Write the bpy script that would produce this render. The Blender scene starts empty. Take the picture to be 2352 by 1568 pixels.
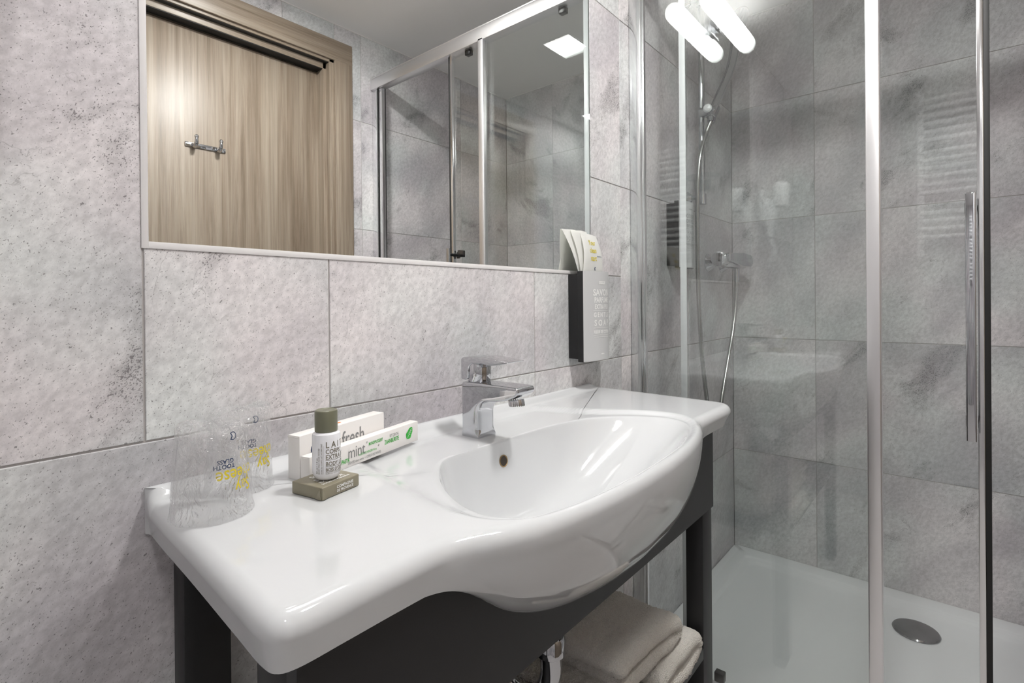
import bpy, bmesh, math, random
from mathutils import Vector, Matrix, noise
R = math.radians
PI = math.pi
random.seed(7)
C = bpy.context.scene.collection
S = bpy.context.scene

# ------------------------------------------------------------------ camera
YAW, PITCH, ROLL, FPX, CYP = 40.3515, -0.2054, -0.5238, 1195.5671, 696.04
cam_d = bpy.data.cameras.new('camera')
cam = bpy.data.objects.new('camera', cam_d)
C.objects.link(cam)
yw, pt, rl = R(YAW), R(PITCH), R(ROLL)
fw = Vector((math.cos(yw) * math.cos(pt), math.sin(yw) * math.cos(pt), math.sin(pt)))
rt = Vector((math.sin(yw), -math.cos(yw), 0))
up = rt.cross(fw)
r2 = rt * math.cos(rl) + up * math.sin(rl)
u2 = -rt * math.sin(rl) + up * math.cos(rl)
m3 = Matrix((r2, u2, -fw)).transposed()
cam.matrix_world = Matrix.Translation((0, -0.7, 1.03)) @ m3.to_4x4()
cam_d.sensor_width = 36
cam_d.sensor_fit = 'HORIZONTAL'
cam_d.lens = FPX / 2352 * 36
cam_d.shift_y = (CYP - 784) / 2352
cam_d.clip_start = 0.01
S.camera = cam

# ------------------------------------------------------------------ world, view, light strengths
w = bpy.data.worlds.new('world')
S.world = w
w.use_nodes = True
w.node_tree.nodes['Background'].inputs[0].default_value = (0.9, 0.93, 1, 1)
w.node_tree.nodes['Background'].inputs[1].default_value = 0.0
S.view_settings.view_transform = 'Standard'
S.view_settings.look = 'None'
S.view_settings.gamma = 1
S.view_settings.exposure = 0.83
S.cycles.sample_clamp_indirect = 6
S.cycles.adaptive_threshold = 0.02
S.cycles.max_bounces = 12
S.cycles.diffuse_bounces = 5
S.cycles.glossy_bounces = 8
S.cycles.transparent_max_bounces = 24
TUBE_E = 7.5      # frosted tubes of the vanity lamp
FILL_E = 52.0     # added fill panel, unseen behind the camera
ROOM_E = 165.0     # square ceiling panel in the room

# ------------------------------------------------------------------ materials
def nt(name):
    m = bpy.data.materials.new(name)
    m.use_nodes = True
    t = m.node_tree
    b = t.nodes['Principled BSDF']
    return m, t, b
def simple(name, col, rough=0.5, metal=0.0, spec=0.5, bump=None, coat=0.0, vary=0.0):
    m, t, b = nt(name)
    b.inputs['Base Color'].default_value = (*col, 1)
    b.inputs['Roughness'].default_value = rough
    b.inputs['Metallic'].default_value = metal
    b.inputs['Specular IOR Level'].default_value = spec
    b.inputs['Coat Weight'].default_value = coat
    b.inputs['Coat Roughness'].default_value = 0.03
    tc = t.nodes.new('ShaderNodeTexCoord')
    n = t.nodes.new('ShaderNodeTexNoise')
    t.links.new(tc.outputs['Object'], n.inputs['Vector'])
    n.inputs['Scale'].default_value = bump[0] if bump else 40
    n.inputs['Detail'].default_value = 4
    if bump:
        bp = t.nodes.new('ShaderNodeBump')
        bp.inputs['Strength'].default_value = bump[1]
        bp.inputs['Distance'].default_value = bump[2]
        t.links.new(n.outputs['Fac'], bp.inputs['Height'])
        t.links.new(bp.outputs[0], b.inputs['Normal'])
    if vary:
        mr = t.nodes.new('ShaderNodeMapRange')
        mr.inputs['To Min'].default_value = 1 - vary
        mr.inputs['To Max'].default_value = 1 + vary
        t.links.new(n.outputs['Fac'], mr.inputs['Value'])
        mx = t.nodes.new('ShaderNodeVectorMath')
        mx.operation = 'SCALE'
        mx.inputs[0].default_value = col
        t.links.new(mr.outputs[0], mx.inputs['Scale'])
        t.links.new(mx.outputs[0], b.inputs['Base Color'])
    return m
def thin_glass(name, tint, ior=1.5, rough=0.0, bump=None, boost=1.0, haze=0.0):
    m = bpy.data.materials.new(name)
    m.use_nodes = True
    t = m.node_tree
    t.nodes.clear()
    out = t.nodes.new('ShaderNodeOutputMaterial')
    mix = t.nodes.new('ShaderNodeMixShader')
    tr = t.nodes.new('ShaderNodeBsdfTransparent')
    gl = t.nodes.new('ShaderNodeBsdfGlossy')
    fr = t.nodes.new('ShaderNodeFresnel')
    ge = t.nodes.new('ShaderNodeNewGeometry')
    mi = t.nodes.new('ShaderNodeMix')
    tr.inputs[0].default_value = (*tint, 1)
    gl.inputs['Color'].default_value = (1, 1, 1, 1)
    gl.inputs['Roughness'].default_value = rough
    mi.inputs[2].default_value = ior
    mi.inputs[3].default_value = 1 / ior
    t.links.new(ge.outputs['Backfacing'], mi.inputs[0])
    t.links.new(mi.outputs[0], fr.inputs['IOR'])
    mul = t.nodes.new('ShaderNodeMath')
    mul.operation = 'MULTIPLY'
    mul.use_clamp = True
    mul.inputs[1].default_value = boost
    t.links.new(fr.outputs[0], mul.inputs[0])
    t.links.new(mul.outputs[0], mix.inputs[0])
    t.links.new(tr.outputs[0], mix.inputs[1])
    t.links.new(gl.outputs[0], mix.inputs[2])
    if haze:
        df = t.nodes.new('ShaderNodeBsdfTranslucent'); df.inputs[0].default_value = (0.95, 0.95, 0.95, 1)
        d2 = t.nodes.new('ShaderNodeBsdfDiffuse'); d2.inputs[0].default_value = (0.95, 0.95, 0.95, 1)
        m1 = t.nodes.new('ShaderNodeMixShader'); m1.inputs[0].default_value = 0.5
        m2 = t.nodes.new('ShaderNodeMixShader'); m2.inputs[0].default_value = haze
        t.links.new(df.outputs[0], m1.inputs[1]); t.links.new(d2.outputs[0], m1.inputs[2])
        t.links.new(mix.outputs[0], m2.inputs[1]); t.links.new(m1.outputs[0], m2.inputs[2])
        t.links.new(m2.outputs[0], out.inputs[0])
    else:
        t.links.new(mix.outputs[0], out.inputs[0])
    if bump:
        tc = t.nodes.new('ShaderNodeTexCoord')
        mp = t.nodes.new('ShaderNodeMapping')
        mp.inputs['Scale'].default_value = bump[3]
        t.links.new(tc.outputs['Object'], mp.inputs[0])
        n = t.nodes.new('ShaderNodeTexVoronoi')
        n.feature = 'DISTANCE_TO_EDGE'
        n.inputs['Scale'].default_value = bump[0]
        n2 = t.nodes.new('ShaderNodeTexNoise')
        n2.inputs['Scale'].default_value = bump[0] * 0.7
        n2.inputs['Detail'].default_value = 5
        n2.inputs['Distortion'].default_value = 1.5
        t.links.new(mp.outputs[0], n2.inputs['Vector'])
        va = t.nodes.new('ShaderNodeVectorMath')
        va.operation = 'MULTIPLY_ADD'
        va.inputs[1].default_value = (0.05, 0.05, 0.05)
        t.links.new(n2.outputs['Color'], va.inputs[0])
        t.links.new(mp.outputs[0], va.inputs[2])
        t.links.new(va.outputs[0], n.inputs['Vector'])
        ad = t.nodes.new('ShaderNodeMath')
        ad.operation = 'ADD'
        t.links.new(n.outputs['Distance'], ad.inputs[0])
        t.links.new(n2.outputs['Fac'], ad.inputs[1])
        bp = t.nodes.new('ShaderNodeBump')
        bp.inputs['Strength'].default_value = bump[1]
        bp.inputs['Distance'].default_value = bump[2]
        t.links.new(ad.outputs[0], bp.inputs['Height'])
        t.links.new(bp.outputs[0], gl.inputs['Normal'])
        t.links.new(bp.outputs[0], fr.inputs['Normal'])
    return m
def emit(name, col, e):
    m = bpy.data.materials.new(name)
    m.use_nodes = True
    t = m.node_tree
    b = t.nodes['Principled BSDF']
    b.inputs['Base Color'].default_value = (0.8, 0.8, 0.8, 1)
    b.inputs['Emission Color'].default_value = (*col, 1)
    b.inputs['Emission Strength'].default_value = e
    return m
def tile_mat():
    m, t, b = nt('stone_tile')
    L = t.links.new
    def N(k, **kw):
        n = t.nodes.new(k)
        for a, v in kw.items():
            setattr(n, a, v)
        return n
    tc = N('ShaderNodeTexCoord')
    ge = N('ShaderNodeNewGeometry')
    sc = N('ShaderNodeVectorMath', operation='SCALE')
    cr = N('ShaderNodeCombineXYZ')
    for i, k in enumerate((17.0, 9.0, 23.0)):
        mm = N('ShaderNodeMath', operation='MULTIPLY')
        mm.inputs[1].default_value = k
        L(ge.outputs['Random Per Island'], mm.inputs[0])
        L(mm.outputs[0], cr.inputs[i])
    add = N('ShaderNodeVectorMath', operation='ADD')
    L(tc.outputs['Object'], add.inputs[0])
    L(cr.outputs[0], add.inputs[1])
    d = Vector((1, -1, 1.15)).normalized()
    def stretch(k):
        dot = N('ShaderNodeVectorMath', operation='DOT_PRODUCT')
        dot.inputs[1].default_value = d
        L(add.outputs[0], dot.inputs[0])
        s = N('ShaderNodeMath', operation='MULTIPLY')
        s.inputs[1].default_value = -k
        L(dot.outputs['Value'], s.inputs[0])
        v = N('ShaderNodeVectorMath', operation='SCALE')
        v.inputs[0].default_value = d
        L(s.outputs[0], v.inputs['Scale'])
        a = N('ShaderNodeVectorMath', operation='ADD')
        L(add.outputs[0], a.inputs[0])
        L(v.outputs[0], a.inputs[1])
        return a.outputs[0]
    def noise_(vec, s, det=4, rough=0.5, dist=0.0):
        n = N('ShaderNodeTexNoise')
        n.inputs['Scale'].default_value = s
        n.inputs['Detail'].default_value = det
        n.inputs['Roughness'].default_value = rough
        n.inputs['Distortion'].default_value = dist
        L(vec, n.inputs['Vector'])
        return n.outputs['Fac']
    def rng(v, a, b_, c, d_, smooth=True):
        n = N('ShaderNodeMapRange')
        if smooth:
            n.interpolation_type = 'SMOOTHSTEP'
        n.inputs[1].default_value = a
        n.inputs[2].default_value = b_
        n.inputs[3].default_value = c
        n.inputs[4].default_value = d_
        L(v, n.inputs[0])
        return n.outputs[0]
    def mul(a, b_, op='MULTIPLY'):
        n = N('ShaderNodeMath', operation=op)
        for i, x in enumerate((a, b_)):
            if isinstance(x, (int, float)):
                n.inputs[i].default_value = x
            else:
                L(x, n.inputs[i])
        return n.outputs[0]
    st6 = stretch(0.72)
    st8 = stretch(0.6)
    big = noise_(st6, 4.5, 3, 0.5, 0.3)
    hue = noise_(add.outputs[0], 3.3, 2)
    fine = noise_(st8, 120, 5, 0.65)
    clus = rng(noise_(st6, 7.0, 4, 0.6, 0.5), 0.54, 0.72, 0, 1)
    spk = noise_(st8, 640, 3, 0.6)
    spk2 = noise_(st8, 330, 2, 0.5)
    thr = mul(0.635, mul(clus, 0.10), 'SUBTRACT')
    dspk = rng(mul(spk, thr, 'SUBTRACT'), 0.0, 0.035, 0, 1)
    dspk2 = rng(mul(spk2, mul(0.705, mul(clus, 0.12), 'SUBTRACT'), 'SUBTRACT'), 0.0, 0.03, 0, 1)
    spots = mul(dspk, dspk2, 'MAXIMUM')
    vn = noise_(st6, 9.0, 5, 0.6, 0.8)
    va = mul(mul(vn, 0.5, 'SUBTRACT'), 0.0, 'ADD')
    ab = N('ShaderNodeMath', operation='ABSOLUTE')
    L(va, ab.inputs[0])
    vein = mul(rng(ab.outputs[0], 0.0, 0.006, 1, 0), rng(noise_(add.outputs[0], 5.0, 2), 0.56, 0.66, 0, 1))
    c1 = N('ShaderNodeMix', data_type='RGBA')
    c1.inputs[6].default_value = (0.50, 0.49, 0.505, 1)
    c1.inputs[7].default_value = (0.735, 0.73, 0.725, 1)
    L(rng(big, 0.3, 0.7, 0, 1), c1.inputs[0])
    c2 = N('ShaderNodeMix', data_type='RGBA')
    c2.blend_type = 'MULTIPLY'
    c2.inputs[0].default_value = 1
    L(c1.outputs[2], c2.inputs[6])
    hm = N('ShaderNodeMix', data_type='RGBA')
    hm.inputs[6].default_value = (1.03, 0.985, 1.0, 1)
    hm.inputs[7].default_value = (0.97, 1.0, 0.995, 1)
    L(rng(hue, 0.35, 0.65, 0, 1), hm.inputs[0])
    L(hm.outputs[2], c2.inputs[7])
    f = mul(rng(fine, 0.25, 0.75, 0.82, 1.13), rng(clus, 0, 1, 1.0, 0.78))
    c3 = N('ShaderNodeVectorMath', operation='SCALE')
    L(c2.outputs[2], c3.inputs[0])
    L(f, c3.inputs['Scale'])
    c4 = N('ShaderNodeMix', data_type='RGBA')
    c4.inputs[7].default_value = (0.10, 0.088, 0.092, 1)
    L(c3.outputs[0], c4.inputs[6])
    L(mul(mul(spots, 0.66), mul(vein, 0.35), 'MAXIMUM'), c4.inputs[0])
    L(c4.outputs[2], b.inputs['Base Color'])
    b.inputs['Roughness'].default_value = 0.42
    b.inputs['Specular IOR Level'].default_value = 0.35
    bp = N('ShaderNodeBump')
    bp.inputs['Strength'].default_value = 0.4
    bp.inputs['Distance'].default_value = 0.002
    h = mul(mul(fine, 0.5), mul(spots, 0.9), 'SUBTRACT')
    L(h, bp.inputs['Height'])
    L(bp.outputs[0], b.inputs['Normal'])
    return m
def wood_mat(name, axis=0):
    m, t, b = nt(name)
    L = t.links.new
    tc = t.nodes.new('ShaderNodeTexCoord')
    mp = t.nodes.new('ShaderNodeMapping')
    mp.inputs['Scale'].default_value = (1, 1, 0.028) if axis == 0 else (0.028, 1, 1)
    L(tc.outputs['Object'], mp.inputs[0])
    n = t.nodes.new('ShaderNodeTexNoise')
    n.inputs['Scale'].default_value = 34
    n.inputs['Detail'].default_value = 9
    n.inputs['Roughness'].default_value = 0.72
    n.inputs['Distortion'].default_value = 0.5
    L(mp.outputs[0], n.inputs['Vector'])
    cr = t.nodes.new('ShaderNodeValToRGB')
    e = cr.color_ramp.elements
    e[0].position = 0.3
    e[0].color = (0.145, 0.105, 0.072, 1)
    e[1].position = 0.72
    e[1].color = (0.385, 0.325, 0.262, 1)
    x = e.new(0.43)
    x.color = (0.235, 0.182, 0.134, 1)
    x = e.new(0.55)
    x.color = (0.31, 0.253, 0.196, 1)
    L(n.outputs['Fac'], cr.inputs[0])
    n2 = t.nodes.new('ShaderNodeTexNoise')
    n2.inputs['Scale'].default_value = 150
    n2.inputs['Detail'].default_value = 3
    L(mp.outputs[0], n2.inputs['Vector'])
    mx = t.nodes.new('ShaderNodeMapRange')
    mx.inputs['To Min'].default_value = 0.72
    mx.inputs['To Max'].default_value = 1.25
    L(n2.outputs['Fac'], mx.inputs[0])
    sc = t.nodes.new('ShaderNodeVectorMath')
    sc.operation = 'SCALE'
    L(cr.outputs[0], sc.inputs[0])
    L(mx.outputs[0], sc.inputs['Scale'])
    L(sc.outputs[0], b.inputs['Base Color'])
    b.inputs['Roughness'].default_value = 0.38
    return m
TILE = tile_mat()
GROUT = simple('grout', (0.43, 0.41, 0.40), 0.8, bump=(300, 0.3, 0.001))
PAINT = simple('ceiling_paint', (0.84, 0.825, 0.815), 0.8, bump=(200, 0.1, 0.001))
FLOORM = simple('floor_tile', (0.55, 0.53, 0.52), 0.5, bump=(60, 0.2, 0.001), vary=0.2)
CERAMIC = simple('white_ceramic', (0.59, 0.60, 0.61), 0.06, spec=0.55, coat=0.4)
TRAYM = simple('white_acrylic', (0.86, 0.875, 0.885), 0.16)
CHROME = simple('chrome', (0.56, 0.565, 0.585), 0.04, metal=1)
CHROME_D = simple('dark_chrome', (0.22, 0.22, 0.23), 0.16, metal=1)
ALU = simple('polished_aluminium', (0.80, 0.80, 0.81), 0.13, metal=1)
ALU_P = simple('pale_trim', (0.78, 0.76, 0.76), 0.35)
SATIN = simple('satin_aluminium', (0.86, 0.85, 0.86), 0.33, metal=1)
BLACKM = simple('black_powder_coat', (0.012, 0.012, 0.013), 0.42, bump=(900, 0.15, 0.0004))
BLACKP = simple('black_plastic', (0.008, 0.008, 0.009), 0.3)
RUBBER = simple('black_rubber', (0.01, 0.01, 0.01), 0.6)
WHITEP = simple('white_plastic', (0.80, 0.81, 0.82), 0.3)
GREYP = simple('pale_grey_plastic', (0.56, 0.565, 0.57), 0.32)
CARD = simple('white_card', (0.80, 0.775, 0.755), 0.55, bump=(200, 0.1, 0.0004))
PAPER = simple('white_paper_film', (0.86, 0.86, 0.84), 0.4, bump=(90, 0.3, 0.001))
def papery():
    m, t, b = nt('thin_white_sachet')
    tr = t.nodes.new('ShaderNodeBsdfTranslucent'); tr.inputs[0].default_value = (0.9, 0.9, 0.86, 1)
    mx = t.nodes.new('ShaderNodeMixShader'); mx.inputs[0].default_value = 0.45
    b.inputs['Base Color'].default_value = (0.9, 0.9, 0.89, 1); b.inputs['Roughness'].default_value = 0.35
    t.links.new(b.outputs[0], mx.inputs[1]); t.links.new(tr.outputs[0], mx.inputs[2])
    t.links.new(mx.outputs[0], t.nodes['Material Output'].inputs[0])
    return m
PAPER = papery()
SAGE = simple('sage_cap', (0.155, 0.155, 0.105), 0.28)
SAGEB = simple('sage_paper', (0.235, 0.212, 0.150), 0.38, bump=(120, 0.2, 0.0006))
LOTION = simple('milky_bottle', (0.80, 0.80, 0.83), 0.25)
MIRROR = simple('mirror_silver', (0.90, 0.915, 0.905), 0.0, metal=1)
WOOD = wood_mat('zebrano_wood', 0)
WOODH = wood_mat('zebrano_wood_cross', 1)
TOWEL = simple('terry_cotton', (0.90, 0.865, 0.80), 0.95, spec=0.1, bump=(520, 1.0, 0.006), vary=0.16)
GLASS = thin_glass('shower_glass', (0.980, 0.991, 0.987), 1.6)
TUMBLER = thin_glass('clear_tumbler', (0.992, 0.992, 0.992), 1.42, rough=0.02)
FILM = thin_glass('crinkled_film', (0.992, 0.992, 0.992), 1.36, rough=0.07, bump=(60, 1.0, 0.009, (1, 1, 0.7)), boost=2.0, haze=0.06)
STRIP = simple('frosted_seal', (0.62, 0.64, 0.65), 0.3)
CLEARP = thin_glass('clear_plastic', (0.93, 0.94, 0.94), 1.45, rough=0.05)
INK_Y = simple('ink_mustard', (0.62, 0.50, 0.03), 0.5)
INK_B = simple('ink_navy', (0.01, 0.03, 0.09), 0.5)
INK_G = simple('ink_grey', (0.22, 0.22, 0.22), 0.5)
INK_GN = simple('ink_green', (0.03, 0.42, 0.04), 0.5)
INK_O = simple('ink_orange', (0.75, 0.22, 0.02), 0.5)
INK_S = simple('ink_sage', (0.16, 0.14, 0.10), 0.5)
INK_W = simple('ink_white', (0.85, 0.85, 0.84), 0.5)
INK_L = simple('ink_pale_grey', (0.33, 0.34, 0.35), 0.5)
TUBE = emit('frosted_tube_light', (1.0, 0.99, 0.97), TUBE_E)
PANEL2 = emit('room_panel_light', (1.0, 0.985, 0.965), ROOM_E)
FILL_PANEL = emit('added_fill_light', (1.0, 0.985, 0.965), FILL_E)
SOCKET = simple('dark_hole', (0.03, 0.02, 0.012), 0.5)
RUST = simple('brass_ring', (0.30, 0.20, 0.09), 0.4, metal=0.6)

# ------------------------------------------------------------------ builders
def tag(o, label=None, cat=None, group=None, kind=None):
    if label: o['label'] = label
    if cat: o['category'] = cat
    if group: o['group'] = group
    if kind: o['kind'] = kind
    return o
def thing(name, label, cat, loc, group=None):
    o = bpy.data.objects.new(name, None)
    o.empty_display_size = 0.02
    o.location = loc
    C.objects.link(o)
    return tag(o, label, cat, group)
def rootloc(o):
    v = Vector((0, 0, 0))
    while o:
        v += o.location
        o = o.parent
    return v
def obj(name, bm, mats, parent=None, label=None, at=None, sharp=38, flip=False):
    """bm in world coordinates -> one mesh object"""
    me = bpy.data.meshes.new(name)
    bmesh.ops.recalc_face_normals(bm, faces=bm.faces) if not flip else None
    base = rootloc(parent) if parent else (Vector(at) if at else Vector((0, 0, 0)))
    bm.transform(Matrix.Translation(-base))
    for f in bm.faces:
        f.smooth = len(f.verts) <= 12
    bm.to_mesh(me)
    bm.free()
    me.set_sharp_from_angle(angle=R(sharp))
    for m in (mats if isinstance(mats, (list, tuple)) else [mats]):
        me.materials.append(m)
    o = bpy.data.objects.new(name, me)
    C.objects.link(o)
    if parent:
        o.parent = parent
    else:
        o.location = base
    if label:
        o['label'] = label
    return o
def BM():
    return bmesh.new()
def box(bm, x0, x1, y0, y1, z0, z1, bev=0.0, seg=2, mi=0, M=None):
    r = bmesh.ops.create_cube(bm, size=1)
    vs = r['verts']
    T = Matrix.Translation(((x0 + x1) / 2, (y0 + y1) / 2, (z0 + z1) / 2)) @ Matrix.Diagonal((abs(x1 - x0), abs(y1 - y0), abs(z1 - z0), 1))
    if M: T = M @ T
    bmesh.ops.transform(bm, matrix=T, verts=vs)
    fs = {f for v in vs for f in v.link_faces}
    for f in fs: f.material_index = mi
    if bev:
        es = list({e for v in vs for e in v.link_edges})
        bmesh.ops.bevel(bm, geom=es, offset=bev, segments=seg, profile=0.5, affect='EDGES')
    return bm
def frame_of(d):
    d = Vector(d).normalized()
    a = Vector((0, 0, 1)) if abs(d.z) < 0.9 else Vector((1, 0, 0))
    x = a.cross(d).normalized()
    return x, d.cross(x).normalized(), d
def rings(bm, loops, closed=True, cap0=True, cap1=True, mi=0):
    """skin a list of vertex-position loops"""
    L = [[bm.verts.new(p) for p in lp] for lp in loops]
    n = len(L[0])
    for a, b_ in zip(L, L[1:]):
        for i in range(n if closed else n - 1):
            j = (i + 1) % n
            f = bm.faces.new((a[i], a[j], b_[j], b_[i]))
            f.material_index = mi
    if cap0:
        f = bm.faces.new(list(reversed(L[0]))); f.material_index = mi
    if cap1:
        f = bm.faces.new(L[-1]); f.material_index = mi
    return L
def lathe(bm, prof, c, axis=(0, 0, 1), n=40, cap0=True, cap1=True, mi=0):
    x, y, d = frame_of(axis)
    c = Vector(c)
    loops = []
    for r, h in prof:
        r = max(r, 1e-5)
        loops.append([c + d * h + (x * math.cos(2 * PI * i / n) + y * math.sin(2 * PI * i / n)) * r for i in range(n)])
    return rings(bm, loops, True, cap0, cap1, mi)
def cyl(bm, p0, p1, r, r1=None, n=28, bev=0.0, mi=0):
    p0, p1 = Vector(p0), Vector(p1)
    h = (p1 - p0).length
    r1 = r if r1 is None else r1
    pr = [(r - bev, 0), (r, bev), (r1, h - bev), (r1 - bev, h)] if bev else [(r, 0), (r1, h)]
    lathe(bm, pr, p0, p1 - p0, n, mi=mi)
def catmull(pts, k=8):
    pts = [Vector(p) for p in pts]
    P = [pts[0] * 2 - pts[1]] + pts + [pts[-1] * 2 - pts[-2]]
    out = []
    for i in range(1, len(P) - 2):
        p0, p1, p2, p3 = P[i - 1:i + 3]
        for j in range(k):
            t = j / k
            out.append(0.5 * ((2 * p1) + (-p0 + p2) * t + (2 * p0 - 5 * p1 + 4 * p2 - p3) * t * t + (-p0 + 3 * p1 - 3 * p2 + p3) * t ** 3))
    out.append(pts[-1])
    return out
def tube(bm, pts, r, n=14, k=8, smooth=True, rib=0.0, mi=0):
    P = catmull(pts, k) if smooth else [Vector(p) for p in pts]
    rad = r if callable(r) else (lambda t: r)
    loops = []
    x = None
    for i, p in enumerate(P):
        d = (P[min(i + 1, len(P) - 1)] - P[max(i - 1, 0)]).normalized()
        if x is None:
            x = frame_of(d)[0]
        x = (x - d * x.dot(d)).normalized()
        y = d.cross(x)
        q = rad(i / (len(P) - 1)) + (rib if i % 2 else 0)
        loops.append([p + (x * math.cos(2 * PI * a / n) + y * math.sin(2 * PI * a / n)) * q for a in range(n)])
    rings(bm, loops, mi=mi)
def prism(bm, pts, f0, f1, bev=0.0, seg=2, mi=0):
    """2-D outline pts mapped by f0 / f1 to the two end faces"""
    a = [bm.verts.new(f0(*p)) for p in pts]
    b_ = [bm.verts.new(f1(*p)) for p in pts]
    n = len(pts)
    fs = [bm.faces.new(a), bm.faces.new(list(reversed(b_)))]
    for i in range(n):
        j = (i + 1) % n
        fs.append(bm.faces.new((a[j], a[i], b_[i], b_[j])))
    for f in fs: f.material_index = mi
    if bev:
        es = list({e for f in fs[:2] for e in f.edges})
        bmesh.ops.bevel(bm, geom=es, offset=bev, segments=seg, profile=0.5, affect='EDGES')
def soft_slab(bm, outline, P, x0, x1, rfn, step=0.0015, seg=7, smooth=12):
    """slab between x0 and x1 whose outline edge is rounded by a radius that varies along the outline"""
    pts = []
    n = len(outline)
    for i in range(n):
        a, b_ = Vector(outline[i]), Vector(outline[(i + 1) % n])
        k = max(1, int((b_ - a).length / step))
        pts += [a.lerp(b_, j / k) for j in range(k)]
    n = len(pts)
    area = sum(pts[i].x * pts[(i + 1) % n].y - pts[(i + 1) % n].x * pts[i].y for i in range(n))
    for _ in range(smooth):
        pts = [(pts[i - 1] + pts[i] * 2 + pts[(i + 1) % n]) / 4 for i in range(n)]
    nr = []
    for i in range(n):
        d = (pts[(i + 1) % n] - pts[i - 1]).normalized()
        nr.append(Vector((-d.y, d.x)) if area > 0 else Vector((d.y, -d.x)))
    rr = [rfn(*p) for p in pts]
    for _ in range(6):
        rr = [(rr[i - 1] + rr[i] * 2 + rr[(i + 1) % n]) / 4 for i in range(n)]
    L = []
    for s_ in (0, 1):
        R_ = []
        for k in range(seg + 1):
            th = k / seg * PI / 2
            lp = []
            for i in range(n):
                q = pts[i] + nr[i] * rr[i] * (1 - math.cos(th))
                dx = rr[i] * (1 - math.sin(th))
                lp.append(P(x0 + dx if s_ == 0 else x1 - dx, q.x, q.y))
            R_.append(lp)
        L.append(R_)
    loops = list(reversed(L[0])) + L[1]
    rings(bm, loops)
_tc = bpy.data.curves.new('lettering_curve', 'FONT')
def text(bm, s, size, fn, sx=1.0, align='CENTER', bold=0.0, spacing=1.0, mi=0):
    """letters as raised mesh; fn(u, v) -> world position"""
    cu = bpy.data.curves.new('lettering', 'FONT')
    cu.body = s
    cu.size = size
    cu.align_x = align
    cu.space_character = spacing
    cu.offset = bold
    cu.resolution_u = 3
    ob = bpy.data.objects.new('lettering', cu)
    me = bpy.data.meshes.new_from_object(ob)
    vs = [bm.verts.new(fn(v.co.x * sx, v.co.y)) for v in me.vertices]
    for p in me.polygons:
        try:
            f = bm.faces.new([vs[i] for i in p.vertices]); f.material_index = mi
        except ValueError:
            pass
    bpy.data.objects.remove(ob)
    bpy.data.meshes.remove(me)
    bpy.data.curves.remove(cu)
def quad(bm, u0, u1, v0, v1, fn, n=6, mi=0):
    a = [bm.verts.new(fn(u0 + (u1 - u0) * i / n, v0)) for i in range(n + 1)]
    b_ = [bm.verts.new(fn(u0 + (u1 - u0) * i / n, v1)) for i in range(n + 1)]
    for i in range(n):
        f = bm.faces.new((a[i], a[i + 1], b_[i + 1], b_[i])); f.material_index = mi
def ss(a, b_, x):
    t = min(1, max(0, (x - a) / (b_ - a)))
    return t * t * (3 - 2 * t)

# ------------------------------------------------------------------ room shell
FZ, CZ, XL, XR, YF = -0.03, 2.175, -0.62, 2.236, -1.231
GAP = 0.0024
def tiled_wall(name, rects, P, nrm, back, label):
    """rects (u0,u1,v0,v1); P(u,v,depth) -> world, depth>0 goes into the wall"""
    bm = BM()
    us = sorted({q for r in rects for q in r[:2]}); vs_ = sorted({q for r in rects for q in r[2:]})
    def cube(u0, u1, v0, v1, d0, d1, mi, ch=0.0):
        lp = [(u0, v0), (u1, v0), (u1, v1), (u0, v1)]
        mid = lambda p, k: (p[0] + (k if p[0] == u0 else -k), p[1] + (k if p[1] == v0 else -k))
        if ch:
            loops = [[P(*p, d1) for p in lp], [P(*p, d0 + ch) for p in lp], [P(*mid(p, ch), d0) for p in lp]]
        else:
            loops = [[P(*p, d1) for p in lp], [P(*p, d0) for p in lp]]
        rings(bm, loops, mi=mi)
    for (u0, u1, v0, v1) in rects:
        g = GAP / 2
        cube(u0, u1, v0, v1, 0.0016, 0.06, 1)
        cube(u0 + g, u1 - g, v0 + g, v1 - g, 0.0, 0.0055, 0, 0.0007)
    o = obj(name, bm, [TILE, GROUT], sharp=20)
    return tag(o, label, kind='structure')
def cells(us, vs_, skip=lambda u, v: False):
    return [(a, b_, c, d) for a, b_ in zip(us, us[1:]) for c, d in zip(vs_, vs_[1:]) if not skip((a + b_) / 2, (c + d) / 2)]
Z = [FZ, 0.4135, 0.8743, 1.3427, 1.8031, CZ]
MX0, MX1, MZ0, MZ1 = 0.179, 1.135, 1.0955, 2.118
rects = cells([XL, -0.16], Z) + [(-0.16, MX0, 0.8743, CZ)]
rects += cells([-0.16, 0.409, 0.900, 1.290, 1.770, XR], [FZ, 0.4135, 0.8743])
rects += [(MX0, 0.409, 0.8743, MZ0), (0.409, 0.900, 0.8743, MZ0), (0.900, MX1, 0.8743, MZ0), (MX1, 1.290, 0.8743, MZ0), (MX1, 1.290, MZ0, 1.3427)]
rects += cells([MX0, 0.66, MX1], [MZ1, CZ])
rects += cells([MX1, 1.290], [1.3427, 1.8031, CZ])
rects += cells([1.290, 1.770, XR], [0.8743, 1.3427, 1.8031, CZ])
tiled_wall('wall_back', rects, lambda u, v, d: Vector((u, d, v)), None, None, 'light grey stone tiled wall behind the basin and mirror')
tiled_wall('wall_right', cells([YF, -0.91, -0.3006, 0], Z), lambda u, v, d: Vector((XR + d, u, v)), None, None, 'grey stone tiled end wall of the shower')
DX0, DX1, DZ = 0.29, 1.163, 2.024
rects = cells([XL, DX0], Z) + cells([DX1, 1.287, 1.878, XR], Z) + cells([DX0, 0.946, DX1], [DZ, CZ])
tiled_wall('wall_front', rects, lambda u, v, d: Vector((u, YF - d, v)), None, None, 'grey stone tiled wall around the wooden door, seen in the mirror')
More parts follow.
